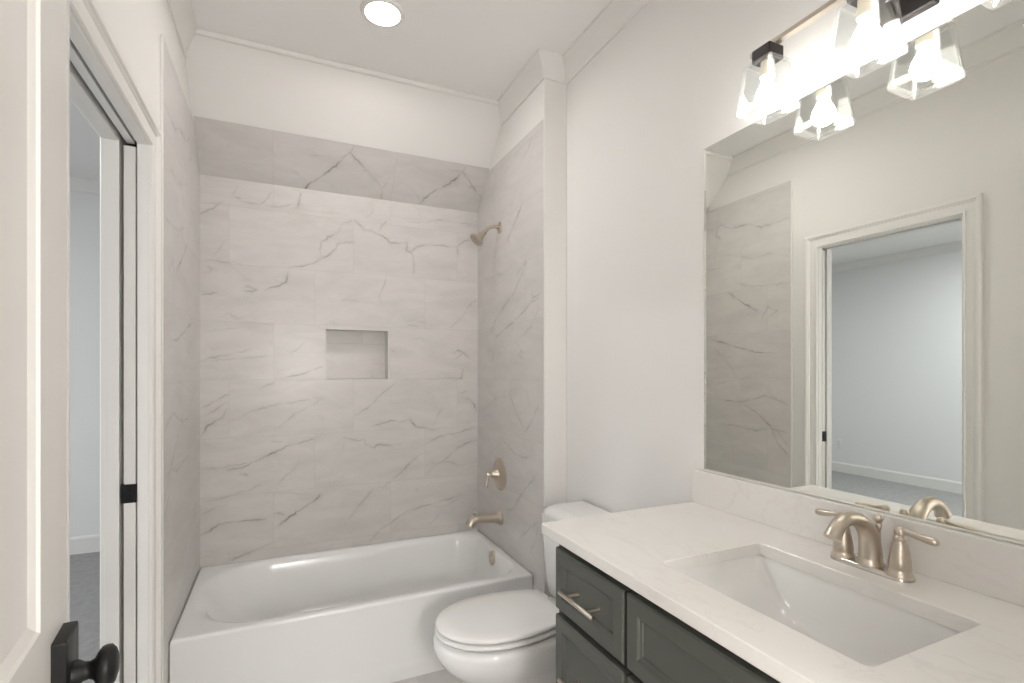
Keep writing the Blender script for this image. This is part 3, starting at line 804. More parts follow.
# ------------------------------------------------------------------ bedroom beyond the pocket door
mb = MB(); mb.box(BED_X - 0.1, BED_T + 0.09, BED_S - 0.1, BED_N + 0.1, -0.06, 0.006)
struct(mb.build('floor_bedroom', M['carpet'], smooth=0))
mb = MB(); mb.box(BED_X - 0.1, BED_T, BED_S - 0.1, BED_N + 0.1, BED_C, BED_C + 0.1)
struct(mb.build('ceiling_bedroom', M['ceiling'], smooth=0))
mb = MB()
WY0, WY1, WZ0, WZ1 = -3.3, -1.7, 0.6, 2.4
for y0, y1, z0, z1 in ((BED_S - 0.1, WY0, 0, BED_C), (WY1, BED_N + 0.1, 0, BED_C), (WY0, WY1, 0, WZ0), (WY0, WY1, WZ1, BED_C)):
    mb.box(BED_X - 0.1, BED_X, y0, y1, z0, z1)
struct(mb.build('wall_bedroom_west', M['bedwall'], smooth=0))
mb = MB(); mb.box(BED_X, BED_T, BED_S - 0.1, BED_S, 0, BED_C)
struct(mb.build('wall_bedroom_south', M['bedwall'], smooth=0))
mb = MB(); mb.box(BED_X, BED_T + 0.1, BED_N, BED_N + 0.1, 0, BED_C)
struct(mb.build('wall_bedroom_north', M['bedwall'], smooth=0))
mb = MB(); mb.box(BED_T, BED_T + 0.10, 0.0, BED_N, 0, BED_C)
struct(mb.build('wall_bedroom_east', M['bedwall'], smooth=0))
mb = MB()
for y0, y1, z0, z1 in ((WY0, WY0 + 0.05, WZ0, WZ1), (WY1 - 0.05, WY1, WZ0, WZ1), (WY0, WY1, WZ0, WZ0 + 0.05), (WY0, WY1, WZ1 - 0.05, WZ1), (WY0, WY1, 1.48, 1.53)):
    mb.box(BED_X - 0.08, BED_X - 0.03, y0, y1, z0, z1)
win = struct(mb.build('window_1', M['trim'], smooth=0))
mb = MB(); mb.box(BED_X - 0.058, BED_X - 0.054, WY0, WY1, WZ0, WZ1)
mb.build('pane', M['pane'], win, smooth=0)
mb = sweep([(BED_T, BED_S), (BED_T, BED_N), (BED_X, BED_N), (BED_X, BED_S), (BED_T, BED_S)], [(o, h) for o, h in CP], lambda x, y, h: (x, y, BED_C + h))
struct(mb.build('trim_10', M['trim'], smooth=35))
# duplex outlet low on the far bedroom wall
t = thing('wall_outlet', (BED_X, 1.325, 0.33), 'white duplex outlet low on the bedroom wall seen through the doorway in the mirror', 'outlet')
mb = MB(); mb.rings([rrect(-0.035, 0.035, -0.057, 0.057, 0, 0.006), rrect(-0.035, 0.035, -0.057, 0.057, 0.004, 0.006), rrect(-0.032, 0.032, -0.054, 0.054, 0.006, 0.006)])
mb.v = [(BED_X + z, 1.325 + x, 0.385 + y) for x, y, z in mb.v]
mb.build('cover_plate', M['outlet'], t, smooth=30)
for s_ in (-1, 1):
    mb = MB(); mb.rings([rrect(-0.016, 0.016, -0.014, 0.014, 0.005, 0.010), rrect(-0.016, 0.016, -0.014, 0.014, 0.008, 0.010)])
    mb.v = [(BED_X + z, 1.325 + x, 0.385 + y + s_ * 0.021) for x, y, z in mb.v]
    so = mb.build('socket', M['outlet'], t, smooth=30)
    mb = MB()
    for dx in (-0.006, 0.006):
        mb.box(BED_X + 0.0078, BED_X + 0.0084, 1.325 + dx - 0.001, 1.325 + dx + 0.001, 0.385 + s_ * 0.021 - 0.002, 0.385 + s_ * 0.021 + 0.007)
    mb.build('slot', M['dark'], so, smooth=0)

# ------------------------------------------------------------------ hinged entry door, standing open along the left
DL = 0.76
FE = Vector((0.1255, -2.175))               # free edge, bath face
dd = Vector((math.sin(R(6.6)), -math.cos(R(6.6))))     # from free edge to hinge
dn = Vector((math.cos(R(6.6)), math.sin(R(6.6))))      # towards the room
def leaf(u, w, z):                          # u from the free edge, w out of the visible face
    p = FE + dd * u + dn * w
    return (p.x, p.y, z)
TH, DZ0, DZ1 = 0.036, 0.012, 2.085
ST = 0.122
panels = [(ST, DL - ST, 1.075, DZ1 - ST), (ST, DL - ST, 0.24, 0.885)]
mb = MB()
def lbox(u0, u1, w0, w1, z0, z1):
    t_ = MB(); t_.box(u0, u1, w0, w1, z0, z1)
    mb.add([leaf(*p) for p in t_.v], t_.f)
lbox(0, ST, -TH, 0, DZ0, DZ1); lbox(DL - ST, DL, -TH, 0, DZ0, DZ1)
lbox(ST, DL - ST, -TH, 0, DZ0, 0.24); lbox(ST, DL - ST, -TH, 0, 0.885, 1.075); lbox(ST, DL - ST, -TH, 0, DZ1 - ST, DZ1)
for u0, u1, z0, z1 in panels:               # sloped sticking and recessed field, both faces
    for w0, w1 in ((0.0, -0.008), (-TH, -TH + 0.008)):
        steps = [(0, w0), (0.003, w0 + (w1 - w0) * 0.4), (0.012, w0 + (w1 - w0) * 0.9), (0.014, w1)]
        rr_ = [[leaf(u0 + a, w, z0 + a), leaf(u1 - a, w, z0 + a), leaf(u1 - a, w, z1 - a), leaf(u0 + a, w, z1 - a)] for a, w in steps]
        mb.rings(rr_, cap0=False)
door2 = struct(mb.build('door_2', M['door'], smooth=0))
KZ, KU = 0.986, 0.047
def kp(pts): return [leaf(KU + a, w, KZ + b) for a, b, w in pts]
mb = MB()
mb.rings([kp(rrect(-0.0325, 0.0325, -0.0550, 0.0550, w, r)) for w, r in ((0, 0.003), (0.011, 0.003), (0.014, 0.004))] + [kp(rrect(-0.030, 0.030, -0.0525, 0.0525, 0.0150, 0.003))])
plate = mb.build('knob_rosette', M['black'], door2, smooth=30)
mb = MB()
mb.lathe([(0.0, 0.014), (0.016, 0.014), (0.0155, 0.020), (0.0115, 0.026), (0.0105, 0.031), (0.013, 0.036), (0.0195, 0.039), (0.0245, 0.043), (0.0262, 0.048), (0.0255, 0.053), (0.020, 0.058), (0.011, 0.0605), (0.0, 0.061)],
         leaf(KU, 0, KZ), (dn.x, dn.y, 0), 40)
mb.build('knob', M['black'], door2, smooth=60)

# ------------------------------------------------------------------ bathtub
tub = thing('bathtub', (0.762, -0.39, 0), 'white alcove bathtub with a flat apron, set between the marble-look tiled walls', 'bathtub')
mb = MB()
x0, x1, y0, y1 = 0.002, TUB_L - 0.002, -TUB_W, -0.002
H = TUB_H
def tr(z, ins=0.0, front=0.0, r=0.006):
    return rrect(x0 + ins, x1 - ins, y0 + ins - front, y1 - ins, z, r, 12)
R_ = []
R_.append(tr(0.0, 0, 0.008)); R_.append(tr(0.046, 0, 0.008)); R_.append(tr(0.060, 0, 0.0055)); R_.append(tr(0.080, 0, 0.0))
R_.append(tr(H - 0.016)); R_.append(tr(H - 0.008, 0.001)); R_.append(tr(H - 0.003, 0.004)); R_.append(tr(H - 0.0006, 0.009)); R_.append(tr(H, 0.016))
def basin(xa, xb, ya, yb, z, rl, rr_): return rrect(xa, xb, ya, yb, z, (rl, rr_), 12)
R_ += [basin(0.034, 1.488, -0.754, -0.030, H, 0.27, 0.13), basin(0.046, 1.482, -0.744, -0.038, H - 0.002, 0.27, 0.13),
       basin(0.064, 1.474, -0.732, -0.047, H - 0.009, 0.27, 0.13), basin(0.084, 1.468, -0.722, -0.055, H - 0.026, 0.265, 0.13),
       basin(0.115, 1.460, -0.708, -0.064, H - 0.080, 0.25, 0.135), basin(0.170, 1.450, -0.700, -0.072, H - 0.150, 0.24, 0.14),
       basin(0.235, 1.440, -0.692, -0.082, H - 0.215, 0.225, 0.14), basin(0.285, 1.425, -0.680, -0.095, H - 0.262, 0.21, 0.13),
       basin(0.330, 1.395, -0.655, -0.120, H - 0.287, 0.18, 0.11), basin(0.400, 1.340, -0.600, -0.175, H - 0.297, 0.12, 0.07),
       basin(0.700, 1.100, -0.450, -0.320, H - 0.300, 0.04, 0.03)]
mb.rings(R_)
tb = mb.build('tub_shell', M['acrylic'], tub, smooth=60)
mb = MB()
ax = Vector((-1, 0, 0.12)).normalized()
oc = Vector((1.4655, -0.392, 0.312))
mb.lathe([(0, -0.01), (0.041, -0.01), (0.041, 0.002), (0.038, 0.006), (0.030, 0.008), (0, 0.0085)], oc, ax, 36)
ov = mb.build('overflow_cover', M['nickel'], tub, smooth=40)
mb = MB(); mb.lathe([(0, 0.006), (0.005, 0.006), (0.005, 0.010), (0, 0.0105)], oc, ax, 12)
mb.build('screw', M['nickel_bright'], ov)
mb = MB(); mb.lathe([(0, -0.004), (0.034, -0.004), (0.034, 0.001), (0.030, 0.004), (0.012, 0.0045), (0, 0.012)], (1.24, -0.385, H - 0.298), (0, 0, 1), 30)
mb.build('drain', M['nickel'], tub)

# tub spout, valve, shower head on the tiled wing wall
FY = -0.368
sp = thing('tub_spout', (TUB_L, FY, 0.528), 'brushed nickel tub spout just above the tub rim', 'faucet')
mb = MB(); mb.lathe([(0, 0), (0.044, 0), (0.044, 0.006), (0.036, 0.012), (0.031, 0.022), (0, 0.022)], (TUB_L, FY, 0.528), (-1, 0, 0), 36)
mb.build('escutcheon', M['nickel'], sp)
mb = MB()
pts = [(TUB_L - 0.015, FY, 0.528), (TUB_L - 0.05, FY, 0.529), (TUB_L - 0.10, FY, 0.532), (TUB_L - 0.135, FY, 0.533), (TUB_L - 0.160, FY, 0.529), (TUB_L - 0.176, FY, 0.518), (TUB_L - 0.184, FY, 0.502)]
mb.tube(pts, [0.032, 0.0265, 0.0235, 0.0235, 0.0245, 0.0255, 0.0265], 28)
mb.build('spout_body', M['nickel'], sp, smooth=50)
mb = MB(); mb.lathe([(0, 0), (0.005, 0), (0.005, 0.010), (0.009, 0.014), (0.010, 0.020), (0.006, 0.025), (0, 0.026)], (TUB_L - 0.156, FY, 0.552), (0, 0, 1), 20)
mb.build('diverter_knob', M['nickel'], sp)

vv = thing('shower_valve', (TUB_L, FY, 0.778), 'brushed nickel shower valve with round plate and short lever, above the tub spout', 'shower control')
mb = MB(); mb.lathe([(0, 0), (0.094, 0), (0.0945, 0.004), (0.091, 0.008), (0.080, 0.011), (0.076, 0.0105), (0.055, 0.014), (0.035, 0.020), (0, 0.020)], (TUB_L, FY, 0.778), (-1, 0, 0), 56)
mb.build('valve_plate', M['nickel'], vv, smooth=35)
mb = MB(); mb.lathe([(0, 0.012), (0.032, 0.012), (0.030, 0.026), (0.024, 0.034), (0.021, 0.050), (0.017, 0.056), (0.013, 0.060), (0.015, 0.066), (0.015, 0.078), (0.011, 0.086), (0, 0.088)], (TUB_L, FY, 0.778), (-1, 0, 0), 32)
mb.build('valve_hub', M['nickel'], vv, smooth=35)
mb = MB(); mb.tube([(TUB_L - 0.074, FY, 0.782), (TUB_L - 0.078, FY, 0.768), (TUB_L - 0.083, FY, 0.745), (TUB_L - 0.086, FY, 0.722), (TUB_L - 0.086, FY, 0.710), (TUB_L - 0.086, FY, 0.704)], [0.012, 0.009, 0.010, 0.012, 0.011, 0.005], 18)
mb.build('lever', M['nickel'], vv)

sh = thing('showerhead', (TUB_L, FY, 2.189), 'brushed nickel shower head on a short bent arm high on the tiled wall', 'shower head')
mb = MB(); mb.lathe([(0, 0), (0.032, 0), (0.032, 0.004), (0.028, 0.009), (0.016, 0.013), (0, 0.014)], (TUB_L, FY, 2.189), (-1, 0, 0), 32)
mb.build('flange', M['nickel'], sh)
mb = MB(); mb.tube([(TUB_L - 0.005, FY, 2.189)] + bez((TUB_L - 0.02, FY, 2.190), (TUB_L - 0.065, FY, 2.192), (TUB_L - 0.075, FY, 2.178), (TUB_L - 0.100, FY, 2.150)), 0.0105, 18)
mb.build('arm', M['nickel'], sh)
hd = Vector((-0.66, 0, -0.70)).normalized()
mb = MB(); mb.lathe([(0, -0.004), (0.0135, -0.004), (0.016, 0.002), (0.016, 0.010), (0.0115, 0.014), (0.015, 0.020), (0.020, 0.028), (0.022, 0.038), (0.027, 0.048), (0.037, 0.060), (0.042, 0.066), (0.043, 0.073), (0.040, 0.076), (0, 0.073)], (TUB_L - 0.098, FY, 2.153), hd, 36)
hb = mb.build('head', M['nickel'], sh, smooth=30)
mb = MB()
q = hd.to_track_quat('Z', 'Y')
for ring, n in ((0.011, 6), (0.022, 12), (0.033, 18)):
    for i in range(n):
        a = 2 * math.pi * i / n
        c = Vector((TUB_L - 0.098, FY, 2.153)) + q @ Vector((ring * math.cos(a), ring * math.sin(a), 0.0735))
        mb.lathe([(0, 0), (0.0018, 0), (0.0014, 0.0035), (0, 0.0035)], c, hd, 8)
mb.build('nozzles', M['dark'], hb)

# ------------------------------------------------------------------ toilet, tank against the right wall, bowl pointing left
TY = -1.235
tl = thing('toilet', (1.20, TY, 0), 'white two-piece toilet with its lid closed, between the tub and the vanity', 'toilet')
def egg(z, front=0.745, mid=0.505, hw=0.185, back=0.266, bw=0.140, ins=0.0, n=20):
    """Outline in (forward from wall, side); closed loop of 2n+... points."""
    side = []
    for i in range(n + 1):
        a = math.pi / 2 * i / n
        side.append((mid + (front - mid - ins) * math.cos(a), (hw - ins) * math.sin(a)))
    m = 12
    for i in range(1, m + 1):
        t = i / m
        fwd = mid + (back + ins - mid) * t
        w = hw - ins - (hw - bw) * t * t
        if i == m: w -= 0.010
        side.append((fwd, w))
    side.append((back + ins - 0.004, (bw - ins) * 0.86)); side.append((back + ins - 0.006, (bw - ins) * 0.5))
    loop = side + [(f_, -w) for f_, w in reversed(side[1:])]
    return [(XR - 0.005 - f_, TY + w, z) for f_, w in loop]
def slab(z0, z1, rnd, **k):
    mb = MB()
    mb.rings([egg(z0, ins=rnd, **k), egg(z0 + rnd, **k), egg(z1 - rnd, **k), egg(z1 - rnd * 0.35, ins=rnd * 0.3, **k), egg(z1, ins=rnd, **k), egg(z1 + 0.0015, ins=0.05, **k), egg(z1 + 0.002, ins=0.11, **k)])
    return mb
mb = MB()
mb.rings([egg(0.0, 0.60, 0.40, 0.118, 0.10, 0.100), egg(0.02, 0.595, 0.40, 0.114, 0.10, 0.098), egg(0.08, 0.585, 0.40, 0.104, 0.10, 0.092), egg(0.15, 0.60, 0.41, 0.108, 0.11, 0.095),
          egg(0.21, 0.645, 0.43, 0.128, 0.12, 0.105), egg(0.255, 0.695, 0.46, 0.155, 0.13, 0.115), egg(0.29, 0.728, 0.485, 0.176, 0.14, 0.130), egg(0.325, 0.748, 0.50, 0.190, 0.15, 0.150),
          egg(0.355, 0.754, 0.505, 0.194, 0.16, 0.160), egg(0.371, 0.750, 0.505, 0.191, 0.16, 0.160), egg(0.379, 0.742, 0.505, 0.184, 0.165, 0.155), egg(0.382, 0.72, 0.50, 0.165, 0.18, 0.13)])
mb.build('bowl', M['china'], tl, smooth=60)
mb = slab(0.390, 0.408, 0.007, front=0.747, hw=0.187); mb.build('seat', M['plastic'], tl, smooth=50)
mb = slab(0.412, 0.432, 0.008); lid = mb.build('lid', M['plastic'], tl, smooth=50)
for s_ in (-1, 1):
    mb = MB(); mb.lathe([(0, -0.022), (0.011, -0.022), (0.012, -0.018), (0.012, 0.018), (0.011, 0.022), (0, 0.022)], (XR - 0.005 - 0.255, TY + s_ * 0.075, 0.415), (0, 1, 0), 20)
    mb.build('hinge', M['plastic'], lid)
mb = MB()
def tk(z, xa, hy, r=0.03): return rrect(xa, XR - 0.014, TY - hy, TY + hy, z, (r, 0.012), 8)
mb.rings([tk(0.385, 1.46, 0.170), tk(0.395, 1.452, 0.180), tk(0.45, 1.446, 0.190), tk(0.60, 1.438, 0.200), tk(0.736, 1.432, 0.210), tk(0.740, 1.436, 0.206)])
mb.build('tank', M['china'], tl, smooth=60)
mb = MB()
mb.rings([tk(0.738, 1.428, 0.212, 0.08), tk(0.741, 1.421, 0.219, 0.09), tk(0.750, 1.421, 0.219, 0.09), tk(0.760, 1.426, 0.214, 0.09), tk(0.768, 1.437, 0.202, 0.088), tk(0.774, 1.455, 0.184, 0.08), tk(0.776, 1.480, 0.15, 0.06)])
mb.build('tank_lid', M['china'], tl, smooth=60)

# ------------------------------------------------------------------ vanity
VY0, VY1 = -2.965, -1.748        # counter ends
CT, CB = 0.9327, 0.9027
CX = 1.061
vn = thing('vanity_cabinet', (1.36, -2.357, 0), 'dark grey-green vanity cabinet with recessed-panel drawers under the white counter', 'cabinet')
BX = 1.108
ky0, ky1 = VY0 + 0.002, VY1 - 0.020
mb = MB()
mb.box(BX, XR - 0.002, ky1 - 0.018, ky1, 0.0, CB - 0.001)           # end panels, floor, back, toe board
mb.box(BX, XR - 0.002, ky0, ky0 + 0.018, 0.0, CB - 0.001)
mb.box(BX, XR - 0.002, ky0 + 0.018, ky1 - 0.018, 0.10, 0.118)
mb.box(XR - 0.014, XR - 0.002, ky0 + 0.018, ky1 - 0.018, 0.0, CB - 0.001)
mb.box(BX + 0.06, BX + 0.075, ky0 + 0.018, ky1 - 0.018, 0.0, 0.10)
F0, F1 = BX + 0.035, BX + 0.054
mb.box(F0, F1, ky0 + 0.018, ky1 - 0.018, 0.10, 0.13)
mb.box(F0, F1, ky0 + 0.018, ky1 - 0.018, 0.672, 0.712)
for yy in (-2.120, -2.635): mb.box(F0, F1, yy, yy + 0.040, 0.13, 0.78)
mb.build('cabinet_body', M['green'], vn, bevel=0.001, seg=1, smooth=0)

def front(name, ya, yb, za, zb, pull=None):
    """Recessed-panel front lying in front of the face frame; ya > yb."""
    mb = MB(); xf, xb = 1.0855, BX - 0.001
    def rr_(ins, x): return [(x, ya - ins, za + ins), (x, yb + ins, za + ins), (x, yb + ins, zb - ins), (x, ya - ins, zb - ins)]
    fw = 0.042
    mb.rings([rr_(0, xb), rr_(0, xf + 0.004), rr_(0.004, xf), rr_(fw - 0.006, xf), rr_(fw - 0.003, xf + 0.002), rr_(fw, xf + 0.006), rr_(fw + 0.0045, xf + 0.0065), rr_(fw + 0.007, xf + 0.010)])
    d = mb.build(name, M['green'], vn, smooth=0)
    if pull:
        py, pz, half, horiz = pull
        bar = MB()
        def pt(s_): return (1.056, py + s_, pz) if horiz else (1.056, py, pz + s_)
        bar.tube([pt(-half), pt(-half + 0.001), pt(half - 0.001), pt(half)], [0.005, 0.006, 0.006, 0.005], 16)
        pb = bar.build('pull', M['nickel'], d, smooth=50)
        for s_ in (-half * 0.60, half * 0.60):
            a = pt(s_); post = MB(); post.tube([(a[0] + 0.003, a[1], a[2]), (a[0] + 0.02, a[1], a[2]), (xf + 0.011, a[1], a[2])], [0.0045, 0.0045, 0.0055], 14)
            post.build('post', M['nickel'], pb)
    return d
SL = [(-1.785, -2.096), (-2.107, -2.620), (-2.631, -2.944)]
for (ya, yb) in (SL[0], SL[2]):
    front('drawer', ya, yb, 0.702, 0.872, ((ya + yb) / 2 + 0.002, 0.780, 0.078, True))
    front('drawer', ya, yb, 0.405, 0.684, ((ya + yb) / 2, 0.545, 0.082, True))
    front('drawer', ya, yb, 0.125, 0.388, ((ya + yb) / 2, 0.262, 0.082, True))
front('false_drawer_front', SL[1][0], SL[1][1], 0.702, 0.872)
front('door', SL[1][0], -2.361, 0.125, 0.684, (-2.335, 0.60, 0.065, False))
front('door', -2.366, SL[1][1], 0.125, 0.684, (-2.392, 0.60, 0.065, False))

# counter with the sink cut out, and its backsplash
SX0, SX1, SY0, SY1 = 1.170, 1.485, -2.573, -2.124
ct = thing('countertop', (1.35, -2.357, CB), 'white veined quartz countertop with backsplash on the dark vanity', 'countertop')
mb = MB()
OR = [rrect(CX, XR, VY0, VY1, z, 0.003, 6) for z in (CB, CB + 0.002, CT - 0.002, CT)]
def inset(P, d):
    cx, cy = (CX + XR) / 2, (VY0 + VY1) / 2
    return [(x + (d if x < cx else 0), y + (d if y < cy else -d), z) for x, y, z in P]
hole = lambda z, g=0.0: rrect(SX0 - g, SX1 + g, SY0 - g, SY1 + g, z, 0.012 + g, 6)
mb.rings([hole(CB), inset(OR[0], 0.002), OR[1], OR[2], inset(OR[3], 0.002), hole(CT, 0.0015), hole(CT - 0.0015), hole(CB)], cap0=False, cap1=False)
mb.build('slab', M['quartz'], ct, smooth=30)
mb = MB(); mb.box(XR - 0.022, XR - 0.001, VY0, VY1 - 0.0, CT, CT + 0.108)
mb.build('backsplash', M['quartz'], ct, bevel=0.0015, smooth=0)

# undermount sink
sk = thing('sink', (1.32, -2.351, 0.78), 'white rectangular undermount sink set into the quartz counter', 'sink')
mb = MB()
def sr(z, dx, dy, r): return rrect(SX0 + dx, SX1 - dx, SY0 + dy, SY1 - dy, z, r, 6)
rings_in = [sr(CB, -0.004, -0.004, 0.016), sr(CB - 0.012, 0.0, 0.002, 0.02), sr(CB - 0.035, 0.004, 0.014, 0.024), sr(CB - 0.065, 0.008, 0.036, 0.028), sr(CB - 0.092, 0.013, 0.066, 0.034),
            sr(CB - 0.112, 0.020, 0.100, 0.040), sr(CB - 0.126, 0.032, 0.135, 0.045), sr(CB - 0.133, 0.060, 0.165, 0.05), sr(CB - 0.136, 0.125, 0.20, 0.02)]
rings_out = [sr(CB - 0.148, 0.125, 0.20, 0.02), sr(CB - 0.143, 0.045, 0.15, 0.05), sr(CB - 0.110, 0.006, 0.08, 0.04), sr(CB - 0.05, -0.008, 0.01, 0.03), sr(CB - 0.014, -0.012, -0.012, 0.02), sr(CB - 0.013, -0.025, -0.025, 0.02), sr(CB - 0.0005, -0.025, -0.025, 0.02)]
mb.rings(rings_out[0:1] + rings_out[1:] + rings_in, cap0=True, cap1=True)
mb.build('basin', M['china'], sk, smooth=60)
mb = MB(); mb.lathe([(0, -0.006), (0.022, -0.006), (0.022, 0.001), (0.019, 0.003), (0.016, 0.0015), (0, 0.004)], (1.32, -2.351, CB - 0.136), (0, 0, 1), 28)
mb.build('drain', M['nickel'], sk)

# faucet
fx, fy = 1.565, -2.344
fc = thing('bathroom_faucet', (fx, fy, CT), 'brushed nickel two-handle arched bathroom faucet behind the sink', 'faucet')
HS = 0.059
mb = MB()
def st(z, hw, hl): return [(fx + a, fy + b, z) for a, b, _ in rrect(-hw, hw, -hl, hl, 0, hw * 0.98, 10)]
mb.rings([st(CT + 0.0002, 0.0255, HS + 0.0255), st(CT + 0.004, 0.0255, HS + 0.0255), st(CT + 0.008, 0.0235, HS + 0.0235), st(CT + 0.011, 0.0205, HS + 0.0205), st(CT + 0.012, 0.017, HS + 0.017)])
mb.build('deck_plate', M['nickel_bright'], fc, smooth=40)
for s_ in (-1, 1):
    hy = fy + s_ * HS
    mb = MB(); mb.lathe([(0, 0.004), (0.0245, 0.004), (0.025, 0.009), (0.023, 0.014), (0.0205, 0.017), (0.0200, 0.022), (0.0210, 0.025), (0.0198, 0.038), (0.0168, 0.056), (0.0135, 0.071), (0.0110, 0.078), (0.0108, 0.081), (0.0125, 0.084), (0.0105, 0.088), (0.0078, 0.091), (0, 0.091)], (fx, hy, CT), (0, 0, 1), 36)
    h_ = mb.build('handle', M['nickel'], fc, smooth=35)
    mb = MB(); mb.sphere((fx, hy, CT + 0.0985), 0.0112)
    zl = CT + 0.099
    mb.tube([(fx, hy, zl), (fx, hy + s_ * 0.011, zl + 0.001), (fx, hy + s_ * 0.018, zl), (fx + 0.001, hy + s_ * 0.034, zl - 0.002), (fx + 0.002, hy + s_ * 0.050, zl - 0.004), (fx + 0.003, hy + s_ * 0.061, zl - 0.005), (fx + 0.003, hy + s_ * 0.066, zl - 0.0055), (fx + 0.003, hy + s_ * 0.068, zl - 0.0055)],
            [0.0070, 0.0062, 0.0052, 0.0068, 0.0082, 0.0080, 0.006, 0.0025], 18)
    mb.build('lever', M['nickel'], h_)
mb = MB()
pts = [(fx, fy, CT + 0.012), (fx + 0.001, fy, CT + 0.03)] + bez((fx, fy, CT + 0.045), (fx - 0.002, fy, CT + 0.112), (fx - 0.092, fy, CT + 0.152), (fx - 0.130, fy, CT + 0.084), 18)
rad = [0.0225, 0.0215] + [0.0205 - 0.0060 * min(1, i / 11) for i in range(17)] + [0.0155, 0.0168]
mb.tube(pts, rad, 28, sx=1.05)
spb = mb.build('spout', M['nickel'], fc, smooth=50)
mb = MB(); mb.lathe([(0, 0), (0.026, 0), (0.026, 0.004), (0.0235, 0.010), (0.022, 0.014), (0, 0.014)], (fx, fy, CT + 0.010), (0, 0, 1), 32)
mb.build('spout_base', M['nickel'], spb)
mb = MB(); mb.lathe([(0, 0), (0.0085, 0), (0.0085, 0.012), (0.0045, 0.016), (0.0035, 0.070), (0.006, 0.075), (0.0065, 0.081), (0.0045, 0.085), (0.007, 0.089), (0.009, 0.094), (0.009, 0.099), (0.006, 0.104), (0, 0.105)], (fx + 0.031, fy, CT + 0.0115), (0, 0, 1), 20)
mb.build('lift_rod', M['nickel'], fc)

# ------------------------------------------------------------------ mirror and light over the vanity
mr = thing('wall_mirror', (XR, -2.357, 1.0437), 'large frameless wall mirror above the vanity backsplash', 'mirror')
MZ0, MZ1, MY0, MY1 = CT + 0.110, 2.096, -2.930, -1.783
mb = MB()
def mq(ins, x): return [(x, MY0 + ins * 2, MZ0 + ins), (x, MY1 - ins * 2, MZ0 + ins), (x, MY1 - ins * 2, MZ1 - ins), (x, MY0 + ins * 2, MZ1 - ins)]
mb.rings([mq(0, XR - 0.0005), mq(0, XR - 0.0045), mq(0.005, XR - 0.0056)])
mo = mb.build('mirror_glass', [M['mirror_edge'], M['mirror']], mr, smooth=0)
for p in mo.data.polygons:
    if p.normal.x < -0.99 or (p.normal.x < -0.5 and abs(p.normal.z) > 0.1): p.material_index = 1

vl = thing('vanity_light', (XR, -2.355, 2.20), 'nickel bar vanity light with three clear glass shades, above the mirror', 'wall light')
LX = 1.533
mb = MB(); mb.rings([rrect(-0.078, 0.078, -0.058, 0.058, h_, 0.004) for h_ in (0, 0.016)] + [rrect(-0.075, 0.075, -0.055, 0.055, 0.019, 0.003)])
mb.v = [(XR - z, -2.355 + x, 2.203 + y) for x, y, z in mb.v]
mb.build('wall_plate', M['pewter'], vl, smooth=0)
mb = MB(); mb.box(LX - 0.009, LX + 0.010, -2.645, -2.064, 2.203, 2.215)
mb.build('bar', M['nickel'], vl, bevel=0.001, seg=1, smooth=0)
for yy in (-2.40, -2.31):
    mb = MB(); mb.box(LX, XR - 0.018, yy - 0.006, yy + 0.006, 2.203, 2.214)
    mb.build('bracket', M['nickel'], vl, bevel=0.001, seg=1, smooth=0)
def sq(h_, z, r, cy, k=6): return rrect(LX - h_, LX + h_, cy - h_, cy + h_, z, r, k)
LAMPS = (-2.111, -2.355, -2.599)
first = {}
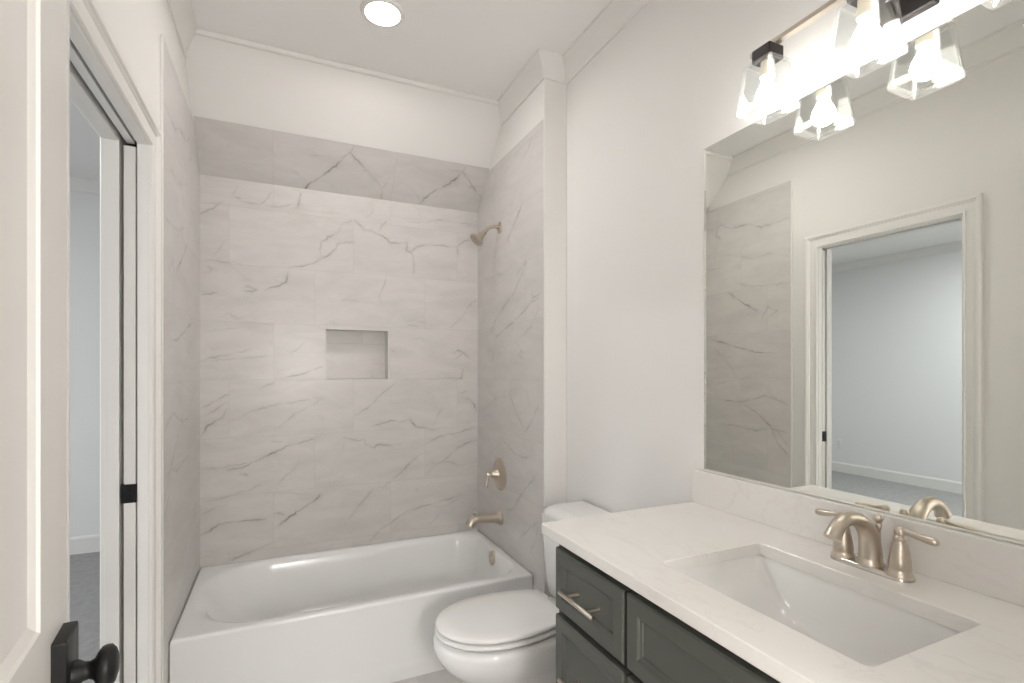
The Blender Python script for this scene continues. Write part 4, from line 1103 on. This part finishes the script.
for i, cy in enumerate(LAMPS):
    def parts():
        mb = MB(); mb.rings([sq(0.0255, 2.170, 0.002, cy), sq(0.0265, 2.172, 0.002, cy), sq(0.0265, 2.203, 0.002, cy)])
        c = mb.build('lamp_holder', M['pewter'], vl, smooth=0)
        mb = MB(); mb.lathe([(0, 0.0), (0.0165, 0.0), (0.0165, 0.020), (0.0185, 0.021), (0.0185, 0.040), (0.014, 0.042), (0, 0.042)], (LX, cy, 2.171), (0, 0, -1), 24)
        s1 = mb.build('socket', M['socket'], c, smooth=35)
        mb = MB(); mb.lathe([(0, 0.0), (0.013, 0.0), (0.0135, 0.010), (0.017, 0.020), (0.025, 0.034), (0.0295, 0.048), (0.029, 0.060), (0.023, 0.072), (0.012, 0.079), (0, 0.081)], (LX, cy, 2.131), (0, 0, -1), 32)
        b1 = mb.build('bulb', M['bulb'], c, smooth=60)
        # square flared shade: 4 mm walls, closed top round the holder, thick rolled rim
        mb = MB(); k = 6
        out = [sq(0.0250, 2.170, 0.003, cy), sq(0.036, 2.1685, 0.008, cy), sq(0.0415, 2.164, 0.010, cy), sq(0.0435, 2.157, 0.011, cy), sq(0.0485, 2.110, 0.011, cy), sq(0.0545, 2.056, 0.011, cy)]
        inn = [sq(0.0500, 2.056, 0.008, cy), sq(0.0443, 2.110, 0.008, cy), sq(0.0395, 2.156, 0.008, cy), sq(0.037, 2.161, 0.007, cy), sq(0.034, 2.1635, 0.006, cy), sq(0.0250, 2.165, 0.003, cy)]
        mb.rings(out, cap0=False, cap1=False); mb.rings(inn, cap0=False, cap1=False)
        s2 = mb.build('glass_shade', [M['thin_glass'], M['rim_glass']], c, smooth=40)
        for p in s2.data.polygons:              # the four upright corners are solid polished edges
            q = p.center; hw = max(abs(q.x - LX), abs(q.y - cy))
            if q.z < 2.166 and min(abs(q.x - LX), abs(q.y - cy)) > hw - 0.007: p.material_index = 1
        mb = MB()
        mb.rings([sq(0.0500, 2.0558, 0.008, cy), sq(0.0545, 2.0558, 0.011, cy), sq(0.0560, 2.050, 0.012, cy), sq(0.0565, 2.044, 0.012, cy), sq(0.0555, 2.039, 0.012, cy), sq(0.053, 2.0365, 0.010, cy), sq(0.0495, 2.038, 0.008, cy), sq(0.0482, 2.046, 0.008, cy), sq(0.0500, 2.0558, 0.008, cy)], cap0=False, cap1=False)
        mb.build('shade_rim', M['rim_glass'], s2, smooth=60)
    parts()

# ------------------------------------------------------------------ recessed ceiling lights
def downlight(x, y, label, lens='can'):
    t = thing('recessed_light', (x, y, CEIL), label, 'ceiling light')
    mb = MB(); mb.lathe([(0.067, 0.0), (0.067, 0.006), (0.071, 0.010), (0.084, 0.008), (0.090, 0.003), (0.091, 0.0)], (x, y, CEIL), (0, 0, -1), 48)
    mb.f = mb.f[:-2]; mb.mi = mb.mi[:-2]
    mb.build('trim_ring', M['trim'], t, smooth=50)
    mb = MB(); mb.lathe([(0, 0.003), (0.0665, 0.003), (0.0665, 0.0065), (0.05, 0.008), (0, 0.009)], (x, y, CEIL), (0, 0, -1), 40)
    mb.build('lens', M[lens], t, smooth=50)
    return t
downlight(0.766, -0.895, 'lit round recessed light in the ceiling in front of the tub')
